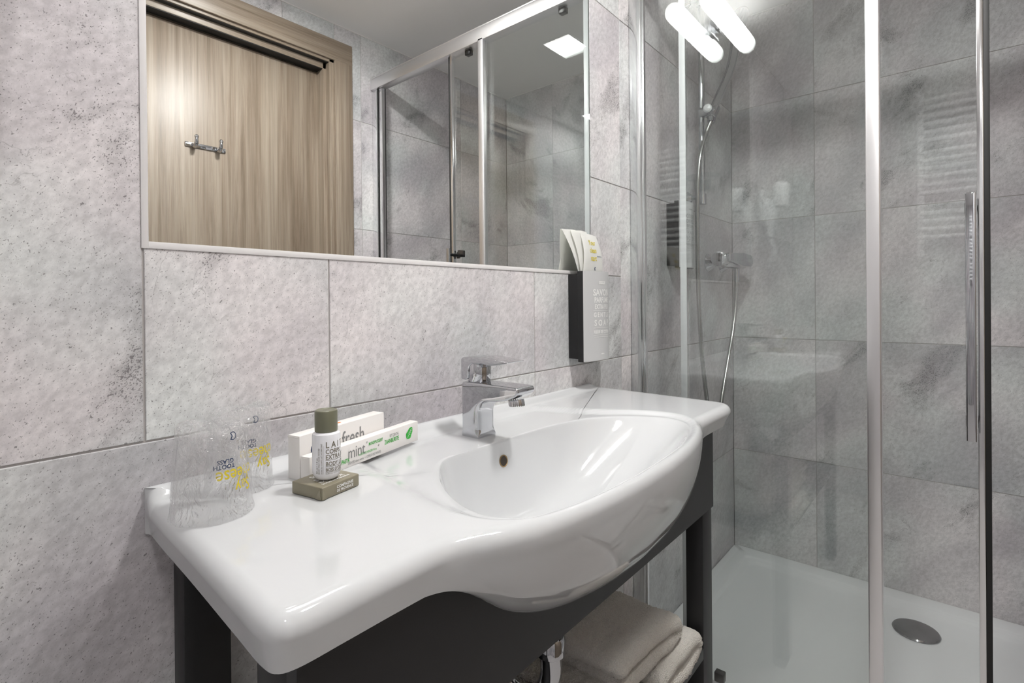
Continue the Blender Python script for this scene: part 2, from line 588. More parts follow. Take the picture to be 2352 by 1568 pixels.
tiled_wall('wall_left', cells([YF, -0.62, 0], Z), lambda u, v, d: Vector((XL - d, u, v)), None, None, 'grey stone tiled wall behind the towel radiator')
bm = BM(); box(bm, XL - 0.06, XR + 0.06, YF - 0.16, 0.06, FZ - 0.05, FZ)
tag(obj('floor', bm, FLOORM), 'light grey stone floor below the washstand', kind='structure')
bm = BM(); box(bm, XL - 0.06, XR + 0.06, YF - 0.06, 0.06, CZ, CZ + 0.05)
tag(obj('ceiling', bm, PAINT), 'pale painted ceiling seen in the mirror', kind='structure')
# white sealant line where walls meet the ceiling
bm = BM()
for (a, b_, c, d) in ((XL, XR, YF, YF + 0.004), (XL, XR, -0.004, 0)):
    box(bm, a, b_, c, d, CZ - 0.004, CZ)
box(bm, XR - 0.004, XR, YF, 0, CZ - 0.004, CZ)
box(bm, XL, XL + 0.004, YF, 0, CZ - 0.004, CZ)
tag(obj('trim_1', bm, simple('white_sealant', (0.75, 0.72, 0.70), 0.5)), 'white sealant bead along the ceiling edge', kind='structure')
# door opposite the mirror
root = bpy.data.objects.new('door_1', None); C.objects.link(root); root.location = ((DX0 + DX1) / 2, YF, FZ)
tag(root, 'striped wooden door with stepped frame, seen in the mirror', kind='structure')
bm = BM()
box(bm, DX0 + 0.03, DX1 - 0.04, YF - 0.105, YF - 0.065, FZ + 0.004, DZ - 0.048, 0.001)
obj('door_leaf', bm, WOOD, root)
bm = BM()
for x0, x1 in ((DX1 - 0.006, DX1 + 0.075), (DX0 - 0.075, DX0 + 0.006)):
    box(bm, x0, x1, YF, YF + 0.014, FZ, DZ + 0.078, 0.003, 2)
for x0, x1 in ((DX1 - 0.040, DX1), (DX0, DX0 + 0.040)):
    box(bm, x0 + (0.014 if x0 > 0.6 else 0), x1 - (0 if x0 > 0.6 else 0.014), YF - 0.06, YF + 0.004, FZ, DZ, 0.0015)
    box(bm, x0, x1, YF - 0.16, YF - 0.022, FZ, DZ, 0.0015)
obj('door_jamb', bm, WOOD, root)
bm = BM()
box(bm, DX0 - 0.075, DX1 + 0.075, YF + 0.0005, YF + 0.0145, DZ - 0.006, DZ + 0.0785, 0.003, 2)
box(bm, DX0, DX1, YF - 0.06, YF + 0.004, DZ - 0.016, DZ, 0.0015)
box(bm, DX0, DX1, YF - 0.16, YF - 0.022, DZ - 0.040, DZ, 0.0015)
obj('door_head', bm, WOODH, root)

bm = BM()  # thin black strips put in as the soffit shadow
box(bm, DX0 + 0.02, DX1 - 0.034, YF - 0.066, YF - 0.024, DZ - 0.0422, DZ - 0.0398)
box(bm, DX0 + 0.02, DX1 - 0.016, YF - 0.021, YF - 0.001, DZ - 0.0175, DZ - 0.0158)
obj('soffit_shade', bm, RUBBER, root, 'dark strips standing in for the shade under the door head')

# ------------------------------------------------------------------ wall mirror
t = thing('wall_mirror', 'large frameless wall mirror set flush in the tiles above the basin', 'mirror', (0.657, 0, MZ0))
bm = BM(); box(bm, MX0 + 0.002, MX1, 0.0, 0.006, MZ0 + 0.002, MZ1)
obj('mirror_pane', bm, MIRROR, t)
bm = BM()
box(bm, MX0 - 0.0014, MX0 + 0.0055, -0.0014, 0.004, MZ0 - 0.0014, MZ1, 0.0003)
box(bm, MX0 + 0.0054, MX1, -0.0014, 0.004, MZ0 - 0.0014, MZ0 + 0.0065, 0.0003)
obj('edge_trim', bm, ALU_P, t, 'pale narrow edge trim along the left and lower edges')

# ------------------------------------------------------------------ washbasin
ZD = 0.811
ctrl = [(0.178, 0.0, 0), (0.1745, -0.06, 0), (0.170, -0.16, 0), (0.164, -0.27, 0), (0.1615, -0.322, 0), (0.166, -0.340, 0), (0.182, -0.347, 0),
        (0.22, -0.3475, 0), (0.27, -0.3475, 0), (0.308, -0.349, 0), (0.338, -0.357, 0), (0.370, -0.373, 0), (0.410, -0.3875, 0), (0.47, -0.3985, 0), (0.54, -0.4045, 0),
        (0.62, -0.4065, 0), (0.70, -0.4035, 0), (0.78, -0.395, 0), (0.85, -0.3815, 0), (0.900, -0.367, 0), (0.928, -0.354, 0), (0.950, -0.347, 0),
        (0.99, -0.3465, 0), (1.05, -0.3465, 0), (1.105, -0.346, 0), (1.130, -0.340, 0), (1.143, -0.322, 0), (1.147, -0.29, 0),
        (1.152, -0.2, 0), (1.158, -0.09, 0), (1.162, 0.0, 0)]
OUT = [Vector((p.x, min(p.y, 0), 0)) for p in catmull(ctrl, 10)]
# resample evenly
def resample(P, n):
    L = [0]
    for a, b_ in zip(P, P[1:]): L.append(L[-1] + (b_ - a).length)
    out = []; j = 0
    for i in range(n):
        s = L[-1] * i / (n - 1)
        while j < len(L) - 2 and L[j + 1] < s: j += 1
        k = (s - L[j]) / max(1e-9, L[j + 1] - L[j])
        out.append(P[j].lerp(P[j + 1], k))
    return out
OUT = resample(OUT, 420)
back = [Vector((1.162 + (0.178 - 1.162) * i / 150, 0, 0)) for i in range(1, 150)]
LOOP = OUT + back
NL = len(LOOP)
BC = Vector((0.60, -0.262, 0))          # deepest point of the bowl
# bowl rim (plan) as polar curve through these points
rimp = [(0.500, -0.146), (0.455, -0.185), (0.420, -0.235), (0.398, -0.290), (0.400, -0.335), (0.430, -0.366), (0.50, -0.384), (0.60, -0.389), (0.70, -0.386),
        (0.79, -0.376), (0.87, -0.356), (0.925, -0.326), (0.945, -0.285), (0.925, -0.235), (0.885, -0.190), (0.835, -0.160), (0.77, -0.147), (0.70, -0.143), (0.62, -0.143), (0.55, -0.143)]
rc = catmull([Vector((*p, 0)) for p in rimp + rimp[:3]], 10)[10:-10]
ang = sorted((math.atan2((p - BC).y, (p - BC).x), (p - BC).length) for p in rc)
def rad_bowl(a):
    lo, hi = 0, len(ang) - 1
    if a <= ang[0][0] or a >= ang[-1][0]:
        a0, r0 = ang[-1]; a1, r1 = ang[0]; a1 += 2 * PI
        if a < ang[0][0]: a += 2 * PI
        return r0 + (r1 - r0) * (a - a0) / (a1 - a0)
    import bisect
    i = bisect.bisect([q[0] for q in ang], a)
    a0, r0 = ang[i - 1]; a1, r1 = ang[i]
    return r0 + (r1 - r0) * (a - a0) / max(1e-9, a1 - a0)
ANGS = None
rec = [(0.415, -0.05), (0.405, -0.10), (0.395, -0.16), (0.385, -0.22), (0.378, -0.28), (0.383, -0.335), (0.420, -0.374), (0.50, -0.390), (0.60, -0.395), (0.70, -0.392),
       (0.80, -0.382), (0.88, -0.363), (0.94, -0.330), (0.962, -0.28), (0.945, -0.22), (0.905, -0.16), (0.875, -0.10), (0.86, -0.055), (0.845, -0.033), (0.78, -0.028), (0.6, -0.027), (0.46, -0.028), (0.43, -0.034)]
RC = catmull([Vector((*p, 0)) for p in rec + rec[:3]], 4)[4:-4]
def inside_dist(x, y):
    """signed distance to the shallow recess outline, positive inside"""
    best = 9; ins = False
    n = len(RC)
    for i in range(n):
        a, b_ = RC[i], RC[(i + 1) % n]
        dx, dy = b_.x - a.x, b_.y - a.y
        tt = max(0, min(1, ((x - a.x) * dx + (y - a.y) * dy) / (dx * dx + dy * dy + 1e-12)))
        q = math.hypot(x - a.x - dx * tt, y - a.y - dy * tt)
        best = min(best, q)
        if (a.y > y) != (b_.y > y) and x < (b_.x - a.x) * (y - a.y) / (b_.y - a.y) + a.x: ins = not ins
    return best if ins else -best
def zdeck(x, y):
    z = ZD
    z += 0.0125 * ss(-0.024, -0.009, y) * ss(1.150, 1.115, x)       # upstand along the wall
    z -= 0.0055 * ss(-0.004, 0.010, inside_dist(x, y))              # shallow recess with tap ledge
    return z
DEPTH = 0.118
def zbowl(x, y):
    dx, dy = x - BC.x, y - BC.y
    r = math.hypot(dx, dy)
    a = math.atan2(dy, dx)
    rho = r / rad_bowl(a)
    if rho >= 1: return 0.0
    ca, sa = math.cos(a), math.sin(a)
    n = 2.6 + 5.0 * max(0, sa) ** 1.0 + 2.0 * max(0, -ca) + 0.8 * max(0, -sa) - 0.9 * max(0, ca) * (1 - max(0, sa))
    n = max(1.9, n)
    u = 1 - rho ** n
    return -DEPTH * (u * u / (u + 0.07)) * 1.07
bm = BM()
RE = 0.016
nrm = []
for i in range(NL):
    a, b_ = LOOP[(i - 2) % NL], LOOP[(i + 2) % NL]
    d = (b_ - a).normalized()
    nrm.append(Vector((-d.y, d.x, 0)))          # points inwards (loop runs counter-clockwise as seen from above)
for _ in range(3):
    nrm = [(nrm[i - 1] + nrm[i] * 2 + nrm[(i + 1) % NL]).normalized() for i in range(NL)]
isback = [i >= len(OUT) - 1 or i == 0 for i in range(NL)]
def edge_pt(i, dlt):
    k = 0.0 if isback[i] else 1.0
    p = LOOP[i] + nrm[i] * dlt
    if isback[i]: p = LOOP[i] + Vector((0, -dlt * 0.3, 0))
    p.y = min(p.y, 0)
    return p
loops = []
# exterior skirt, from the underside up to the rim
WB = [(0.318, 0.0), (0.335, 0.08), (0.35, 0.16), (0.379, 0.33), (0.412, 0.50), (0.464, 0.70), (0.525, 0.85), (0.595, 0.95), (0.68, 1.0), (0.773, 0.98), (0.83, 0.90), (0.87, 0.78), (0.90, 0.62), (0.925, 0.38), (0.945, 0.12), (0.952, 0.0)]
PL = [(0.343, 0.758), (0.379, 0.728), (0.412, 0.702), (0.437, 0.687), (0.464, 0.674), (0.494, 0.663), (0.525, 0.654), (0.560, 0.647), (0.595, 0.6415), (0.64, 0.637)]
ZC = [(0.300, 0.7700), (0.325, 0.7690), (0.340, 0.7590), (0.355, 0.7480), (0.369, 0.7365), (0.385, 0.7240), (0.401, 0.7120), (0.425, 0.697), (0.452, 0.684), (0.50, 0.666)]
def wbowl(p):
    if p.y > -0.33 or p.x <= WB[0][0] or p.x >= WB[-1][0]: return 0.0
    for (a, wa), (b_, wb_) in zip(WB, WB[1:]):
        if p.x <= b_: return wa + (wb_ - wa) * (p.x - a) / (b_ - a)
    return 0.0
CB = Vector((0.64, -0.19, 0))
def skirt(i, k):
    p = LOOP[i]
    wb = wbowl(p)
    rightw = ss(1.09, 1.14, p.x)
    # plain apron
    tt = k
    za = (ZD - RE) - (0.0245) * tt
    ina = 0.004 * tt + rightw * 0.020 * tt * tt + ss(0.95, 1.0, p.x) * 0.004 * tt
    pa = edge_pt(i, ina)
    # bowl wall: a quarter ellipse that meets the panel plane at the height zp
    if wb <= 0: return Vector((pa.x, min(pa.y, 0), za))
    z0 = ZD - RE
    zp = 0.766 - 0.132 * wb
    hf = 0.03 + 0.47 * ss(0.322, 0.385, p.x) + 0.5 * ss(0.38, 0.47, p.x) if p.x < 0.7 else 0.3 + 0.7 * ss(0.02, 0.4, wb)
    half = max(0.004, -0.33 - p.y) * hf
    zmin = z0 - (z0 - zp) / 0.866
    if p.x < 0.60:
        def look(tab):
            if p.x <= tab[0][0]: return tab[0][1]
            for (xa, za_), (xb_, zb_) in zip(tab, tab[1:]):
                if p.x <= xb_: return za_ + (zb_ - za_) * (p.x - xa) / (xb_ - xa)
            return tab[-1][1]
        q_ = 1 / (2 * max(hf, 0.01))
        if q_ < 0.93: zmin = z0 - (z0 - look(PL)) / math.sqrt(1 - (1 - q_) ** 2)
        else: zmin = look(ZC)
    th = tt * 86 * PI / 180
    yb2 = p.y + 2 * half * (1 - math.cos(th))
    zb2 = z0 - (z0 - zmin) * math.sin(th)
    xb2 = p.x
    return Vector((xb2, yb2, zb2))
under = [Vector((skirt(i, 1).x * 0.9 + CB.x * 0.1, skirt(i, 1).y * 0.9 + CB.y * 0.1, skirt(i, 1).z + 0.0005)) for i in range(NL)]
inner_under = [Vector((p.x * 0.5 + CB.x * 0.5, p.y * 0.5 + CB.y * 0.5, 0.612)) for i, p in enumerate(under)]
loops.append(inner_under)
loops.append(under)
for k in range(14, 0, -1):
    lp = [skirt(i, k / 14) for i in range(NL)]
    on_ = [0.30 < p.x < 0.97 and p.y < -0.30 for p in LOOP]
    for _ in range(int(30 * k / 14)):
        lp = [(lp[i - 1] + lp[i] * 2 + lp[(i + 1) % NL]) / 4 if on_[i] else lp[i] for i in range(NL)]
    loops.append(lp)
for k in range(0, 9):
    th = k / 8 * PI / 2
    dlt = RE * (1 - math.cos(th)); dz = RE * (1 - math.sin(th))
    lp = []
    for i in range(NL):
        p = edge_pt(i, dlt)
        lp.append(Vector((p.x, p.y, zdeck(p.x, p.y) - (dz if not isback[i] else dz * 0.1))))
    loops.append(lp)
base = [edge_pt(i, RE) for i in range(NL)]
rb = []
for p in base:
    v = p - BC
    rb.append(min(rad_bowl(math.atan2(v.y, v.x)), v.length - 0.002))
NT = 26
for k in range(1, NT + 1):
    s = k / NT
    lp = []
    for i, p in enumerate(base):
        v = p - BC; L0 = v.length
        r = L0 + (rb[i] - L0) * (s ** 0.9)
        q = BC + v / L0 * r
        lp.append(Vector((q.x, q.y, zdeck(q.x, q.y))))
    loops.append(lp)
NB = 34
for k in range(1, NB + 1):
    s = 1 - k / NB
    rho = 1 - (1 - s) ** 1.5
    rho = s + (1 - s) * 0 + 0.0
    rho = 1 - (k / NB) ** 1.7 * (1 - 0.055)
    lp = []
    for i, p in enumerate(base):
        v = p - BC
        r = rb[i] * rho
        q = BC + v / v.length * r
        lp.append(Vector((q.x, q.y, zdeck(q.x, q.y) + zbowl(q.x, q.y))))
    loops.append(lp)
rings(bm, loops, cap0=True, cap1=True)
t = thing('washbasin', 'wide white ceramic washbasin with a curved bowl and side shelf', 'washbasin', (0.66, 0, ZD - 0.2))
obj('basin', bm, CERAMIC, t, sharp=60)
# overflow hole with worn ring, on the steep back wall of the bowl
def surf(x, y):
    return Vector((x, y, zdeck(x, y) + zbowl(x, y)))
ox = 0.624
cand = [surf(ox, -0.14 - 0.0005 * k) for k in range(120)]
oc = min(cand, key=lambda p: abs(p.z - 0.776))
e1 = surf(ox, oc.y + 0.002); e2 = surf(ox, oc.y - 0.002); e3 = surf(ox + 0.003, oc.y); e4 = surf(ox - 0.003, oc.y)
on = (e2 - e1).cross(e3 - e4).normalized()
if on.y > 0: on = -on
bm = BM(); lathe(bm, [(0.0088, -0.001), (0.0096, 0.0012), (0.0084, 0.0016), (0.0076, 0.0006)], oc, on, 32, cap0=False, cap1=False)
obj('overflow_ring', bm, RUST, t, 'worn metal rim of the overflow hole')
bm = BM(); lathe(bm, [(0.0078, -0.002), (0.0078, 0.0009), (0.0001, 0.0009)], oc, on, 32)
obj('overflow_hole', bm, SOCKET, t, 'dark overflow hole')
bz = surf(BC.x, BC.y).z
bm = BM(); lathe(bm, [(0.020, 0.0), (0.021, 0.003), (0.018, 0.005), (0.0, 0.0055)], (BC.x, BC.y, bz), (0, 0, 1), 32)
obj('drain_plug', bm, CHROME, t)

# ------------------------------------------------------------------ basin mixer tap
t = thing('basin_tap', 'chrome single lever mixer tap on the washbasin', 'tap', (0.63, -0.085, 0.8055))
xl, xr = 0.610, 0.653
zb = 0.8055
prof = [(-0.069, zb - 0.003), (-0.107, zb - 0.003), (-0.1065, 0.830), (-0.1065, 0.848)]
prof += [(-0.1065 - 0.018 * (1 - math.cos(q * PI / 16)), 0.848 + 0.021 * math.sin(q * PI / 16)) for q in range(1, 9)]
prof += [(-0.140, 0.8702), (-0.155, 0.8722), (-0.168, 0.8750), (-0.180, 0.8795), (-0.1925, 0.8875), (-0.1905, 0.8965), (-0.150, 0.8968), (-0.110, 0.8965), (-0.069, 0.8965)]
bm = BM()
def tapw(y, z):
    # spout narrows a little towards its tip and the body flares towards the back
    return 0.0
def tapP(x, y, z):
    k = 0.0
    m_ = (xl + xr) / 2
    return Vector((m_ + (x - m_) * (1 - k / 0.0215), y, z))
soft_slab(bm, prof, tapP, xl, xr, lambda y, z: 0.0004 + (0.0024 + 0.0070 * ss(0.870, 0.848, z) * ss(-0.085, -0.100, y)) * ss(zb + 0.001, zb + 0.014, z))
obj('tap_body', bm, CHROME, t, sharp=50)
bm = BM(); lathe(bm, [(0.0115, 0), (0.0125, 0.001), (0.0125, 0.009), (0.0118, 0.010)], ((xl + xr) / 2, -0.172, 0.8645), (0, 0.16, 1), 36)
for k in range(24):
    a = 2 * PI * k / 24
    cyl(bm, ((xl + xr) / 2 + 0.0124 * math.cos(a), -0.1715 + 0.0124 * math.sin(a), 0.8655), ((xl + xr) / 2 + 0.0124 * math.cos(a), -0.170 + 0.0124 * math.sin(a), 0.8735), 0.0008, n=6)
obj('aerator', bm, CHROME, t)
bm = BM(); lathe(bm, [(0.0185, 0), (0.0195, 0.0015), (0.0195, 0.031), (0.018, 0.033)], ((xl + xr) / 2, -0.090, 0.8965), (0, 0, 1), 48)
obj('cartridge_housing', bm, CHROME, t)
bm = BM()
lp = [(-0.067, 0.9005), (-0.075, 0.8995), (-0.083, 0.902), (-0.085, 0.922), (-0.091, 0.927), (-0.112, 0.929), (-0.130, 0.9265), (-0.148, 0.9285), (-0.170, 0.9330), (-0.1715, 0.9345), (-0.145, 0.9375), (-0.112, 0.9400), (-0.090, 0.9395), (-0.073, 0.9375), (-0.067, 0.935)]
def levP(x, y, z):
    m_ = (xl + xr) / 2
    return Vector((m_ + (x - m_) * 1.0, y, z))
soft_slab(bm, lp, levP, xl + 0.0005, xr - 0.0005, lambda y, z: 0.0018 if y > -0.15 else 0.0009, step=0.001, smooth=8)
obj('lever', bm, CHROME, t, sharp=50)

# ------------------------------------------------------------------ black washstand
t = thing('washstand', 'matt black metal washstand with low towel shelf below the basin', 'washstand', (0.62, -0.17, FZ))
ZT = ZD - RE - 0.0255
PZ = [(0.322, ZT), (0.343, 0.760), (0.379, 0.728), (0.412, 0.702), (0.464, 0.674), (0.525, 0.654), (0.595, 0.642), (0.68, 0.634), (0.773, 0.637), (0.85, 0.662), (0.900, 0.712), (0.930, 0.755), (0.945, ZT)]
bm = BM(); prism(bm, [(0.187, 0.616), (1.053, 0.616), (1.053, ZT)] + [(x, min(z + 0.014, ZT)) for x, z in reversed(PZ)] + [(0.187, ZT)], lambda x, z: Vector((x, -0.330, z)), lambda x, z: Vector((x, -0.314, z)))
obj('front_panel', bm, BLACKM, t)
for x0, x1 in ((0.1875, 0.2035), (1.0365, 1.0525)):
    bm = BM(); box(bm, x0, x1, -0.314, -0.262, 0.70, ZT, 0.001)
    obj('side_bracket', bm, BLACKM, t)
for x0 in (0.205, 1.003):
    for y0, y1 in ((-0.036, -0.002), (-0.327, -0.293)):
        if x0 < 0.5 and y0 < -0.2: pass
        bm = BM(); box(bm, x0, x0 + 0.048 if x0 > 0.5 else x0 + 0.050, y0, y1, FZ, 0.616 if y0 < -0.2 else ZT, 0.0015)
        obj('leg', bm, BLACKM, t)
for y0, y1 in ((-0.327, -0.300), (-0.029, -0.002)):
    bm = BM(); box(bm, 0.255, 1.003, y0, y1, 0.333, 0.355, 0.0012)
    obj('shelf_rail', bm, BLACKM, t)
for x0 in (0.215, 1.012):
    bm = BM(); box(bm, x0, x0 + 0.030, -0.293, -0.036, 0.333, 0.355, 0.0012)
    obj('shelf_rail', bm, BLACKM, t)
bm = BM(); box(bm, 0.245, 1.012, -0.300, -0.029, 0.340, 0.350)
obj('shelf_board', bm, BLACKM, t)

# chrome waste trap
t = thing('waste_trap', 'chrome bottle trap pipe under the basin', 'pipe', (0.625, -0.235, 0.42))
bm = BM(); cyl(bm, (0.628, -0.236, 0.604), (0.628, -0.236, 0.52), 0.016)
obj('tailpiece', bm, CHROME, t)
bm = BM(); lathe(bm, [(0.020, 0), (0.0225, 0.002), (0.0225, 0.024), (0.020, 0.028)], (0.628, -0.236, 0.502), (0, 0, 1), 36)
obj('compression_nut', bm, CHROME, t)
bm = BM(); tube(bm, [(0.628, -0.236, 0.512), (0.628, -0.236, 0.470), (0.622, -0.226, 0.440), (0.612, -0.200, 0.425), (0.602, -0.172, 0.440), (0.598, -0.160, 0.470), (0.598, -0.158, 0.50), (0.598, -0.13, 0.525), (0.598, -0.08, 0.53), (0.598, 0.0, 0.53)], 0.0165, 24, 8)
obj('trap_bend', bm, CHROME, t)
bm = BM(); lathe(bm, [(0.034, 0), (0.034, 0.003), (0.019, 0.010)], (0.598, -0.0, 0.53), (0, -1, 0), 36)
obj('wall_rosette', bm, CHROME, t)

# ------------------------------------------------------------------ folded towels
def towel(name, label, path, y0, y1, th, seed, skew=0.0):
    """sweep a rounded strip (thickness th, width y0..y1) along a path in the xz plane"""
    P = catmull([Vector((p[0], 0, p[1])) for p in path], 10)
    P = resample(P, max(40, int(sum((b_ - a).length for a, b_ in zip(P, P[1:])) / 0.0028)))
    bm = BM(); loops = []
    W = y1 - y0
    sec = []
    nw = 96
    for i in range(nw + 1): sec.append((y0 + th / 2 + (W - th) * i / nw, 0.5))
    for i in range(1, 6): sec.append((y1 - th / 2 + math.sin(PI * i / 6) * th / 2, 0.5 * math.cos(PI * i / 6)))
    for i in range(nw + 1): sec.append((y1 - th / 2 - (W - th) * i / nw, -0.5))
    for i in range(1, 6): sec.append((y0 + th / 2 - math.sin(PI * i / 6) * th / 2, -0.5 * math.cos(PI * i / 6)))
    N = len(P)
    for i, p in enumerate(P):
        d = (P[min(i + 1, N - 1)] - P[max(i - 1, 0)]).normalized()
        n = Vector((-d.z, 0, d.x))
        e = min(i, N - 1 - i)
        k = math.sqrt(max(0.02, 1 - (1 - min(1, e / 4)) ** 2))
        lp = []
        for (y, h) in sec:
            q = p + n * (h * th * k)
            q.y = y + skew * (q.x - P[0].x)
            v = noise.noise_vector(Vector((q.x * 18, q.y * 18, q.z * 18 + seed))) * 0.0028
            v2 = noise.noise_vector(Vector((q.x * 160, q.y * 160, q.z * 160 + seed))) * 0.0011
            q = q + v + v2 + n * (random.random() ** 2) * (0.0022 if h > 0 else -0.0022) * abs(2 * h) + Vector((0, random.uniform(-0.0012, 0.0012), 0))
            lp.append(q)
        loops.append(lp)
    rings(bm, loops)
    return tag(obj(name, bm, TOWEL, at=(path[0][0], y0, 0.355), sharp=180), label, 'towel', 'folded towels on the washstand shelf')
towel('folded_towel', 'cream bath towel at the bottom right of the shelf, jutting out furthest', [(0.77, 0.367), (0.86, 0.3665), (0.930, 0.367), (0.960, 0.372), (0.968, 0.381), (0.960, 0.392), (0.93, 0.398), (0.87, 0.399), (0.80, 0.399)], -0.336, -0.06, 0.030, 3)
towel('folded_towel', 'cream bath towel lying on top of the pile', [(0.715, 0.429), (0.80, 0.4315), (0.85, 0.4300), (0.887, 0.425), (0.900, 0.4265), (0.906, 0.436), (0.896, 0.4485), (0.865, 0.457), (0.80, 0.463), (0.74, 0.464), (0.70, 0.463)], -0.318, -0.05, 0.028, 8, -0.03)
towel('folded_towel', 'small beige towel folded in tight layers, at the left under the top towel', [(0.745, 0.364), (0.68, 0.3645), (0.662, 0.368), (0.655, 0.3755), (0.662, 0.383), (0.69, 0.386), (0.74, 0.3865), (0.735, 0.4085), (0.69, 0.408), (0.672, 0.4075), (0.70, 0.4165), (0.74, 0.4175)], -0.285, -0.07, 0.016, 14)

# ------------------------------------------------------------------ tooth glasses in film
def tumbler(label, cx, cy, rb_, rt_, h, seed, a0, k):
    t = thing('tooth_glass', label, 'glass', (cx, cy, ZD), 'two wrapped tooth glasses on the basin shelf')
    bm = BM()
    z0 = ZD + 0.0008
    pr = []
    for (r, z) in ((rb_, 0), (rb_, 0.004), (rt_ + 0.002, h - 0.007), (rt_, h - 0.003), (rt_ - 0.005, h)): pr.append((r, z))
    pr += [(0.001, h)]
    pr2 = [(0.001, h - 0.006), (rt_ - 0.007, h - 0.006), (rt_ - 0.002, h - 0.009), (rb_ - 0.0016, 0.004), (rb_ - 0.0016, 0)]
    lathe(bm, pr + pr2, (cx, cy, z0), (0, 0, 1), 72, cap0=False, cap1=False)
    obj('tumbler', bm, TUMBLER, t)
    # film wrap: crumpled, gathered into a knot on top
    bm = BM(); loops = []
    n = 150; m = 46
    for j in range(m + 1):
        s = j / m
        lp = []
        for i in range(n):
            a = 2 * PI * i / n
            if s < 0.72:
                q = s / 0.72
                r = rb_ + (rt_ + 0.003 - rb_) * q + 0.0016; z = z0 + (h - 0.004) * q
            else:
                q = (s - 0.72) / 0.28
                r = (rt_ + 0.0046) * math.cos(q * PI / 2) + 0.0006
                z = z0 + h - 0.004 + 0.009 * math.sin(q * PI / 2)
            p = Vector((math.cos(a), math.sin(a), 0))
            w1 = noise.noise(Vector((math.cos(a) * 2.2 + seed, math.sin(a) * 2.2, z * 30)))
            w2 = noise.noise(Vector((math.cos(a) * 7 + seed, math.sin(a) * 7, z * 90)))
            edge = ss(0, 0.08, s)
            amp = 0.0012 + 0.0032 * ss(0.55, 0.9, s)
            rr = r + (w1 * amp * 1.3 + w2 * amp * 0.7) * edge * ss(1.0, 0.9, s) + (0.0016 * abs(w2) if s < 0.05 else 0)
            zz = z + (w1 * 0.006 + w2 * 0.003) * ss(0.6, 0.85, s)
            kn = math.exp(-((math.cos(a - a0) - 1) ** 2) / 0.25) * ss(0.66, 0.82, s) * ss(1.0, 0.86, s)
            zz += 0.010 * kn * (0.7 + 0.6 * w2)
            lp.append(Vector((cx + p.x * max(rr, 0.0005), cy + p.y * max(rr, 0.0005), zz)))
        loops.append(lp)
    rings(bm, loops, cap0=False, cap1=True)
    obj('plastic_wrap', bm, FILM, t, 'crinkled clear film wrap', sharp=180)
    # print: upside down because the glass stands on its rim
    az = math.atan2(-0.7 - cy, -cx) + k
    def fn(ua, v0, big=1):
        def g(u, v):
            z = v0 - v
            r = rb_ + (rt_ + 0.002 - rb_) * (z - z0) / h + 0.0024
            a = az + (ua - u) / rb_
            return Vector((cx + r * math.cos(a), cy + r * math.sin(a), z))
        return g
    bm = BM()
    text(bm, 'Say', 0.0175, fn(0.010, 0.849), 0.85, bold=0.0002)
    text(bm, 'cheese', 0.0190, fn(0.0035, 0.8625), 0.85, bold=0.0002)
    obj('slogan', bm, INK_Y, t, 'mustard yellow slogan, upside down')
    bm = BM()
    text(bm, 'TOOTH', 0.0060, fn(-0.010, 0.8685), 1.0, bold=0.00012)
    text(bm, 'GLASS', 0.0060, fn(-0.0085, 0.8735), 1.0, bold=0.00012)
    g = fn(0.0005, 0.8955)
    def arc(r0, r1, a1, a2, nn=14):
        for i in range(nn):
            b0 = a1 + (a2 - a1) * i / nn; b1 = a1 + (a2 - a1) * (i + 1) / nn
            bm.faces.new([bm.verts.new(g(r * math.cos(b), r * math.sin(b))) for r, b in ((r0, b0), (r1, b0), (r1, b1), (r0, b1))])
    arc(0.0034, 0.0042, R(60), R(300))
    for (u0, v0, u1, v1) in ((0.0021, 0.0036, 0.0, 0.0), (0.0021, -0.0036, 0.0, 0.0)):
        bm.faces.new([bm.verts.new(g(u0, v0)), bm.verts.new(g(u0 + 0.0012, v0)), bm.verts.new(g(u1 + 0.0012, v1)), bm.verts.new(g(u1, v1))])
    obj('small_print', bm, INK_B, t, 'navy small print and round emblem, upside down')
tumbler('clear tooth glass in film, upturned, nearer the front left corner of the basin', 0.211, -0.106, 0.0372, 0.0285, 0.088, 3.1, R(170), R(33))
tumbler('clear tooth glass in film, upturned, behind against the wall', 0.262, -0.048, 0.0355, 0.0275, 0.088, 9.4, R(-20), R(30))

# ------------------------------------------------------------------ boxes, bottle, soap
def carton(name, label, A, ang_, L, W, H_, z0=ZD, bev=0.0006):
    t = thing(name, label, 'box', (A[0], A[1], z0))
    M = Matrix.Translation((A[0], A[1], z0)) @ Matrix.Rotation(ang_, 4, 'Z')
    bm = BM(); box(bm, 0, L, 0, W, 0, H_, bev, 2, M=M)
    # tuck flap line on the left end
    box(bm, -0.0004, 0.0006, 0.001, W - 0.001, H_ - 0.0024, H_ - 0.0018, M=M)
    obj('carton', bm, CARD, t)
    return t, (lambda u, v, off=0.0004: M @ Vector((u, -off, v))), M
t, F, M = carton('dental_kit_box', 'large white dental box standing at the back behind the bottle', (0.3185, -0.083), R(13.4), 0.155, 0.0205, 0.0545)
bm = BM(); text(bm, 'fresh', 0.030, lambda u, v: F(0.1135 + u, 0.0235 + v), 0.72, 'RIGHT', 0.0002)
obj('lettering', bm, INK_G, t, 'grey brand lettering')
bm = BM(); text(bm, '\u00ae', 0.005, lambda u, v: F(0.1165 + u, 0.024 + v), 1, 'LEFT')
obj('registered_mark', bm, INK_G, t)
bm = BM(); text(bm, 'O', 0.020, lambda u, v: F(0.024 + u, 0.0265 + v), 0.9, 'CENTER', 0.0006)
obj('emblem', bm, INK_B, t, 'dark blue round emblem')
bm = BM(); box(bm, 0.066, 0.078, 0.009, 0.0125, 0.0545, 0.0548, M=M)
obj('print_mark', bm, INK_O, t, 'small orange mark on the top')
